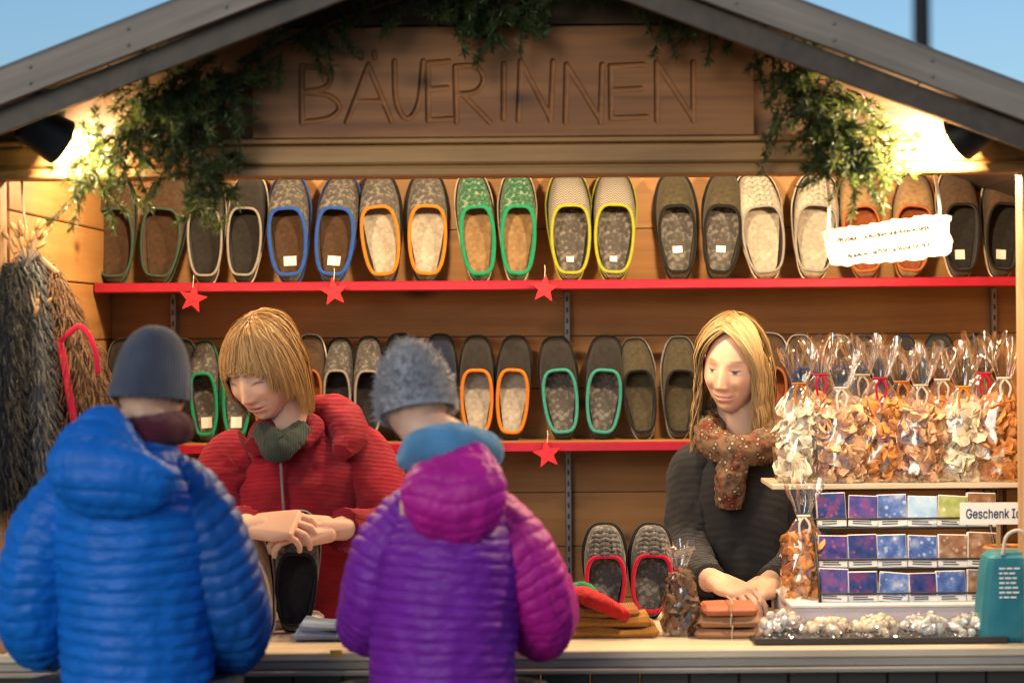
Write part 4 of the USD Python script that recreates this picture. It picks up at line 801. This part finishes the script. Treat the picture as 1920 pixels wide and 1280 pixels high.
# display box, rack
t = thing('display_box', 'low pale lilac display box under the card rack on the counter', 'box')
bx0, bx1 = P(1486, 1150, .17)[0], P(1832, 1150, .17)[0]; zb = P(1650, 1138, .17)[2]
part(t, 'front', box(bx0, bx1, .17, .185, cz + .001, zb, .002), plain('lilac_card', (.46, .42, .47), .7, vary=.05)); part(t, 'top', box(bx0 - .004, bx1 + .004, .166, .60, zb, zb + .008, .002), plain('pale_board', (.62, .58, .58), .6)); part(t, 'side', box(bx0, bx0 + .012, .186, .59, cz + .001, zb - .001), MATS['lilac_card']); part(t, 'side', box(bx1 - .012, bx1, .186, .59, cz + .001, zb - .001), MATS['lilac_card'])
t = thing('card_rack', 'black wire rack of three tiers holding printed packets under the gift bags', 'rack')
tiers = [(1128, .22), (1064, .28), (988, .34)]; rx0, rx1 = P(1532, 1100, .25)[0], P(1868, 1100, .25)[0]
for py, yy in tiers:
    z = P(1650, py, yy)[2]
    part(t, 'tier', [tube([(rx0, yy - .018, z), (rx1, yy - .018, z)], .0025, n=8, hint=(0, 0, 1)), tube([(rx0, yy - .02, z + .022), (rx1, yy - .02, z + .022)], .0025, n=8, hint=(0, 0, 1)), tube([(rx0, yy + .012, z), (rx1, yy + .012, z)], .0025, n=8, hint=(0, 0, 1)), box(rx0, rx1, yy - .018, yy + .012, z - .004, z - .001)], BLACK)
zr = P(1690, 908, .44)[2]
for x in (rx0, rx1): part(t, 'side_rail', tube([(x, .20, zb + .008), (x, .23, zb + .08), (x, .36, zr - .03), (x, .40, zr - .004)], .004, n=8, m=20), BLACK, smooth=True); part(t, 'back_leg', tube([(x, .57, zb + .008), (x, .57, zr - .004)], .004, n=8), BLACK)
part(t, 'top_board', box(rx0 - .09, rx1 + .10, .36, .60, zr - .004, zr + .008, .002), W_TOP)
part(t, 'back_leg', tube([(rx1 + .09, .57, zb - .05), (rx1 + .09, .57, zr - .004)], .005, n=8), BLACK)
def printed(name, cols, sc=40):
    return mat(name, {'g': ('geometry', {}), 'v': ('voronoi_texture', {'scale': sc * 1.4}), 'n': ('noise_texture', {'scale': sc, 'detail': 4.0}), 'r': ('rgb_ramp', {'ramp': [(.28 + .44 * i / (len(cols) - 1), c) for i, c in enumerate(cols)]}), 'r2': ('rgb_ramp', {'ramp': [(.16, cols[-1]), (.3, cols[0])]}), 'x': ('mix_color', {'fac': .45}), 'p': ('principled_bsdf', {'roughness': .3})},
               [('g.position', 'v.vector'), ('g.position', 'n.vector'), ('n.fac', 'r.fac'), ('v.distance', 'r2.fac'), ('r.color', 'x.a'), ('r2.color', 'x.b'), ('x.result', 'p.base_color')])
PR = [printed('print_violet', [(.03, .02, .13), (.10, .08, .34), (.45, .06, .16)]), printed('print_navy_red', [(.012, .02, .10), (.05, .07, .28), (.42, .05, .10)]), printed('print_blue', [(.03, .06, .25), (.12, .22, .55), (.62, .66, .75)]),
      printed('print_sky', [(.25, .42, .66), (.45, .60, .78), (.72, .76, .80)]), printed('print_lime', [(.22, .28, .06), (.45, .48, .16), (.70, .68, .42)]), printed('print_brown', [(.14, .07, .035), (.36, .18, .10), (.62, .50, .40)])]
CARD = plain('card_white', (.66, .66, .68), .45, vary=.04)
colname = ['violet', 'navy and red', 'blue', 'sky blue', 'lime green', 'brown']; rown = ['bottom', 'middle', 'top']
PCOL = [(0, 1, 2, 1, 2, 5), (0, 1, 2, 2, 5, 5), (1, 0, 2, 3, 4, 5)]; COLW = ('leftmost', 'second from left', 'third from left', 'fourth from left', 'fifth from left', 'rightmost')
for ri, (py, yy) in enumerate(tiers):
    for c in range(6):
        px = 1562 + c * 55.5; z = P(px, py, yy)[2]; x = P(px, py, yy)[0]; w = S(27.4, yy); h = S((60, 66, 62)[ri] + rg.integers(-6, 3), yy)
        t = thing('packet', f'{colname[PCOL[ri][c]]} printed packet, {COLW[c]} in the {rown[ri]} rack tier', 'packet', 'printed packets in the card rack', loc=(x + rg.normal(0, .0012), yy - .003 + rg.normal(0, .002), z + .001), rot=(-8 + rg.normal(0, 3), rg.normal(0, 2.2), rg.normal(0, 4)))
        part(t, 'box_body', box(-w, w, -.006, .008, 0, h, .001), CARD); part(t, 'picture', box(-w * .96, w * .96, -.0075, -.0062, h * .22, h * .97), PR[PCOL[ri][c]], smooth=False)
        part(t, 'print_line', [box(-w * .7, w * (.2 + .5 * rg.random()), -.0072, -.0062, h * q, h * q + .0022) for q in (.08, .15)], INK, smooth=False)
# bags on top of the rack, and one beside it
k = 0
for px, y, wp, f, lab in ((1500, .42, 94, 'cream', 'leftmost gift bag of cream pieces on the rack board'), (1578, .40, 92, 'peach', 'peach coloured gift bag second from the left on the rack board'), (1652, .42, 94, 'orange', 'orange gift bag on the rack board, third from the left'), (1728, .40, 92, 'peach', 'peach gift bag on the rack board left of the blurred right edge pair'),
                          (1806, .42, 94, 'cream', 'pale gift bag on the rack board, second from the right'), (1884, .41, 96, 'orange', 'rightmost gift bag of orange pieces on the rack board')):
    cello_bag(lab, px, 905, 652 + 14 * math.sin(k * 2.2), y, wp, f, 60 + k); k += 1
for px, f, lab in ((1540, 'orange', 'orange gift bag in the back row between the two leftmost bags'), (1618, 'cream', 'cream gift bag in the back row behind the peach bag'), (1692, 'peach', 'peach gift bag in the back row at the middle of the rack board'), (1768, 'orange', 'orange gift bag in the back row at the right of the rack board'), (1846, 'peach', 'peach gift bag in the back row by the right corner')):
    cello_bag(lab, px, 898, 640 + 12 * math.sin(k * 1.7),   .54, 98, f, 60 + k); k += 1
cello_bag('tall clear gift bag of orange pieces standing left of the card rack', 1508, 1138, 905, .30, 84, 'orange', 81)
cello_bag('clear bag of nuts standing on the counter before the dark grey jacket', 1276, 1200, 1020, .16, 66, 'nut', 82, .66)
# gift sign, green box, grey stacks
t = thing('gift_sign', 'white card sign with gift lettering at the right end of the counter', 'sign')
a, b = P(1800, 942, .17), P(1946, 982, .17)
part(t, 'card', box(a[0], b[0], .17, .1716, b[2], a[2]), PAPER, smooth=False)
tx = meshkit.text_mesh('Geschenk Ideen', S(17, .17), .0006, bold=True); tv = tx.vertices; tw = tv[:, 0].max(); sc = S(134, .17) / tw
part(t, 'lettering', T(np.stack([a[0] + S(10, .17) + tv[:, 0] * sc, .1698 - tv[:, 2], b[2] + S(12, .17) + tv[:, 1]], 1), tx.faces[:, :]), plain('sign_ink', (.02, .025, .10), .6), smooth=False)
part(t, 'stake', box((a[0] + b[0]) / 2 - .004, (a[0] + b[0]) / 2 + .004, .1722, .18, zb + .0, a[2] - .004), W_POST)
part(t, 'foot', box(a[0] + .01, b[0] - .01, .172, .215, zb - .05, zb + .006, .003), W_POST)
for i, (py, col, lab) in enumerate(((1100, (.30, .29, .31), 'grey lilac box, lowest of the stack at the right end'), (1064, (.36, .35, .38), 'pale grey box in the middle of the stack at the right end'), (1030, (.24, .235, .25), 'darker grey box on top of the stack at the right end'))):
    z0 = P(1880, py + 34, .30)[2]; x0, x1 = P(1846 + 4 * i, py, .30)[0], P(1964, py, .30)[0]
    t = thing('gift_box', lab, 'box', 'stacked grey boxes'); part(t, 'base', box(x0, x1, .26, .38, z0 + .001, z0 + S(22, .3), .003), plain('grey_card_%d' % i, col, .6)); part(t, 'lid', box(x0 - .003, x1 + .003, .257, .383, z0 + S(22.2, .3), z0 + S(33, .3), .003), plain('grey_card_%d' % i, col, .6))
# tray of wrapped sweets along the front
t = thing('tray', 'shallow dark tray along the counter front holding white wrapped sweets', 'tray')
tx0, tx1 = P(1412, 1215, .03)[0], P(1884, 1215, .03)[0]
part(t, 'base', box(tx0, tx1, .0, .13, cz + .002, cz + .008, .002), W_DARK); part(t, 'rim', [box(tx0, tx1, -.004, -.0005, cz + .002, cz + .016, .001), box(tx0, tx1, .131, .134, cz + .002, cz + .020, .001)], W_DARK)
def sweets(label, px, wpx, hpx, fill, seed):
    r = np.random.default_rng(seed); y = .065; x = P(px, 1200, y)[0]; w = S(wpx, y) / 2; h = S(hpx, y)
    t = thing('sweet_packet', label, 'sweets', 'wrapped sweets in the tray', loc=(x, y, cz + .009))
    fl = []
    for i in range(34):
        a = r.random() * 6.283; q = math.sqrt(r.random()) * .85; fl.append(oriented(rough(BALL, .5, 2.0), (math.cos(a) * q * w, math.sin(a) * q * .045, .010 + (1 - q * q * .75) * (h - .016) * r.random() ** .5), (r.random() * 360, r.random() * 360, 0), (.010 + .004 * r.random(), .009, .008)))
    part(t, 'sweets', fl, FILL[fill], smooth=True, kind='stuff')
    s = trimesh.creation.icosphere(subdivisions=4); v = s.vertices * [w * 1.04, .056, h]; v[:, 2] = np.maximum(v[:, 2], -.0005); v += s.vertices * (.020 * fbm(s.vertices, 5 + seed % 3, 3))[:, None]; v[:, 2] = np.maximum(v[:, 2], -.002)
    part(t, 'film', T(v, s.faces), CELLO, smooth=False)
for i, (px, w, h, f, lab) in enumerate(((1466, 96, 52, 'white', 'tallest white packet of sweets at the left end of the tray'), (1556, 92, 38, 'cream', 'cream packet of sweets in the tray, second from the left'), (1644, 92, 42, 'cream', 'cream packet of sweets in the middle of the tray'), (1734, 92, 46, 'white', 'white packet of sweets in the tray, second from the right'), (1826, 100, 44, 'white', 'white packet of sweets at the right end of the tray'))): sweets(lab, px, w, h, f, 90 + i)
# folded textiles and parcels
def folded(name, label, px0, px1, py, y, hgt, dep, matl, seed, cat, group=None, curl=1):
    x0, x1 = P(px0, py, y)[0], P(px1, py, y)[0]; z0 = P((px0 + px1) / 2, py, y)[2]; t = thing(name, label, cat, group)
    b = box(x0, x1, y, y + dep, z0, z0 + hgt, min(.012, hgt * .45)); b = b.subdivide().subdivide().subdivide(); b = T(b.vertices, b.faces); n = fbm(b.vertices + seed, 16, 3); v = b.vertices.copy(); up = (v[:, 2] - z0) / hgt
    v[:, 2] += .012 * n * up + .004 * curl * np.sin(v[:, 0] * 40 + seed) * up; v[:, 1] += .010 * fbm(v + 7 + seed, 22, 3) * (v[:, 1] < y + dep * .5); v[:, 0] += .008 * fbm(v + 3 + seed, 20, 2)
    v[:, 2] = np.maximum(v[:, 2], z0); part(t, 'cloth' if cat != 'parcel' else 'wrapping', T(v, b.faces), matl, smooth=60); return t
OCH = ribbed('ochre_wool', (.42, .20, .035), 70, 'x', bump=.5); REDW = ribbed('red_wool', (.50, .018, .02), 70, 'x', bump=.5); SKYW = ribbed('pale_blue_wool', (.30, .40, .60), 70, 'x'); BRW = plain('brown_paper', (.30, .15, .075), .7, bump=.4, bscale=40); WHW = plain('white_linen', (.62, .58, .57), .8, bump=.3, bscale=80)
def ctop(y): return CY + (EYE - cz) * FPX / (y + CAMD) + 2
folded('blanket', 'ochre wool blanket, lowest of the pile beside the purple sleeve', 990, 1236, ctop(.12) - 4, .12, .022, .16, OCH, 1, 'blanket', 'folded wool blankets')
folded('blanket', 'ochre wool blanket lying second in the pile', 998, 1222, ctop(.12) - 24, .125, .020, .15, OCH, 2, 'blanket', 'folded wool blankets')
folded('blanket', 'ochre brown wool blanket on top of the pile', 1010, 1200, ctop(.12) - 42, .13, .018, .14, ribbed('brown_ochre_wool', (.30, .13, .03), 70, 'x'), 3, 'blanket', 'folded wool blankets')
t = thing('woollen_scarf', 'bright red woollen scarf with green end lying over the ochre blankets', 'scarf')
part(t, 'red_length', tube([P(1066, 1112, .20), P(1096, 1118, .17), P(1134, 1134, .14), P(1180, 1158, .13)], [(.014, .028), (.020, .036), (.018, .034), (.010, .022)], n=22, m=60, disp=soft(.012, 61, 40), hint=(0, .3, 1)), REDW, smooth=True)
part(t, 'green_end', tube([P(1066, 1104, .225), P(1092, 1100, .23), P(1118, 1108, .22)], [(.008, .02), (.012, .026), (.006, .016)], n=16, m=30, disp=soft(.006, 62, 40), hint=(0, .3, 1)), TRIM['green'], smooth=True)
for i, (a, b, py, lab) in enumerate(((1304, 1440, ctop(.10) - 3, 'brown paper parcel, lowest of the pile left of the sweets tray'), (1310, 1430, ctop(.10) - 26, 'brown paper parcel in the middle of the pile'), (1318, 1424, ctop(.10) - 48, 'reddish brown parcel on top of the pile'))):
    t = folded('parcel', lab, a, b, py, .10, .024, .12, BRW if i < 2 else plain('red_brown_paper', (.36, .11, .05), .65, bump=.4, bscale=40), 10 + i, 'parcel', 'brown paper parcels', .4)
    x = P((a + b) / 2, py, .1)[0]; z0 = P(a, py, .1)[2]; part(t, 'string', tube([(x, .0985, z0 + .002), (x, .096, z0 + .018), (x + .002, .104, z0 + .032), (x, .20, z0 + .033)], .0016, n=6, m=20), TRIM['beige'])
for i, (a, b, py, lab) in enumerate(((548, 660, ctop(.10) - 3, 'pale blue folded cloth, lower of the two beside the blue sleeve'), (560, 650, ctop(.10) - 20, 'pale blue folded cloth on top of the other'))): folded('folded_cloth', lab, a, b, py, .10, .018, .12, SKYW, 20 + i, 'cloth', 'pale blue folded cloths')
folded('folded_cloth', 'white linen cloth folded behind the pale blue ones', 506, 600, ctop(.30) - 3, .30, .03, .12, WHW, 23, 'cloth')
for px, lab in ((630, 'yellow price sticker on the counter edge right of the blue jacket'), (694, 'yellow price sticker on the counter edge beside the purple jacket')):
    t = thing('price_sticker', lab, 'sticker', 'yellow price stickers on the counter edge'); c = P(px, 1224, -.0687); part(t, 'sticker', box(c[0] - .013, c[0] + .013, -.0692, -.0683, c[2] - .007, c[2] + .007), plain('yellow_paper', (.72, .42, .06), .6), smooth=False)
# red trimmed slippers on the counter and the pair in the seller's hands
pair(1092, 1250, 985, cz + .001, .46, 'red trimmed speckled', 'pair on the counter', 'grey', 'red', 'grey', edge='black', trim_r=1.5, toe='braid')
c = P(546, 600, .26); make_slipper('grey speckled slipper held upright by the person in red', None, (c[0], .26, cz + .004), (-6, 3, 8), .272, 'grey', 'black', 'dark', edge='grey', wf=1.05)
c = P(492, 600, .22); make_slipper('tan slipper held by the person in red beside the blue sleeve', None, (c[0], .22, cz + .004), (-8, -14, -12), .275, 'tan', 'beige', 'tan', edge='beige', lining='beige', wf=1.0)
# teal bag at the right edge
t = thing('teal_bag', 'teal carrier bag with small white print standing at the right end of the counter', 'bag')
a, b = P(1842, 1214, .0), P(1975, 1036, .0); TEAL = plain('teal_paper', (.008, .15, .20), .5, bump=.3, bscale=30)
bb = box(a[0], b[0], .0, .10, cz + .002, b[2], .012).subdivide().subdivide().subdivide(); v = bb.vertices.copy(); up = (v[:, 2] - cz) / (b[2] - cz); v[:, 0] += (v[:, 0] < (a[0] + b[0]) / 2) * .018 * up ** 2; v += .008 * fbm(v, 18, 3)[:, None] * [1, 1, 0]; v[:, 2] = np.maximum(v[:, 2], cz + .0015)
part(t, 'bag_body', T(v, bb.faces), TEAL, smooth=60)
pl = []
for r_ in range(7):
    x = P(1872, 1070, 0)[0]; z = P(1872, 1066 + r_ * 9, 0)[2]
    for q in range(3): w_ = .006 + .008 * rg.random(); pl.append(box(x, x + w_, -.0085, -.0072, z, z + .0035)); x += w_ + .003
part(t, 'print', pl, PAPER, smooth=False)
part(t, 'handle', tube([P(1880, 1040, .004), P(1888, 1004, .004), P(1915, 996, .004), P(1935, 1036, .004)], .004, n=8, m=24), TRIM['cream'], smooth=True)
t = thing('wicker_basket', 'small orange wicker basket behind the teal bag', 'basket')
cc = P(1906, 1052, .18); ring = np.linspace(0, 2 * np.pi, 41)[:-1]
part(t, 'weave', [closed_tube(np.stack([cc[0] + (.050 + .004 * k) * np.cos(ring), .18 + (.036 + .003 * k) * np.sin(ring) + .003 * np.sin(ring * 10 + k * 3.14), cc[2] - .03 + .012 * k + 0 * ring], 1), .006, 6) for k in range(6)], hair_mat('wicker', (.36, .15, .045), (.58, .30, .11)), smooth=True)
part(t, 'base', box(cc[0] - .048, cc[0] + .048, .15, .21, P(1906, 1090, .18)[2], cc[2] - .03, .01), MATS['wicker'])
t = thing('wood_crate', 'pale wooden crate behind the teal bag carrying the wicker basket', 'crate'); zt = P(1906, 1090, .18)[2] - .001
for i in range(3): part(t, 'slat', box(cc[0] - .06, cc[0] + .07, .135, .145, cz + .002 + i * (zt - cz) / 3, cz + (i + 1) * (zt - cz) / 3 - .006, .002), W_TOP)
part(t, 'top_board', box(cc[0] - .06, cc[0] + .07, .146, .235, zt - .008, zt, .002), W_TOP)
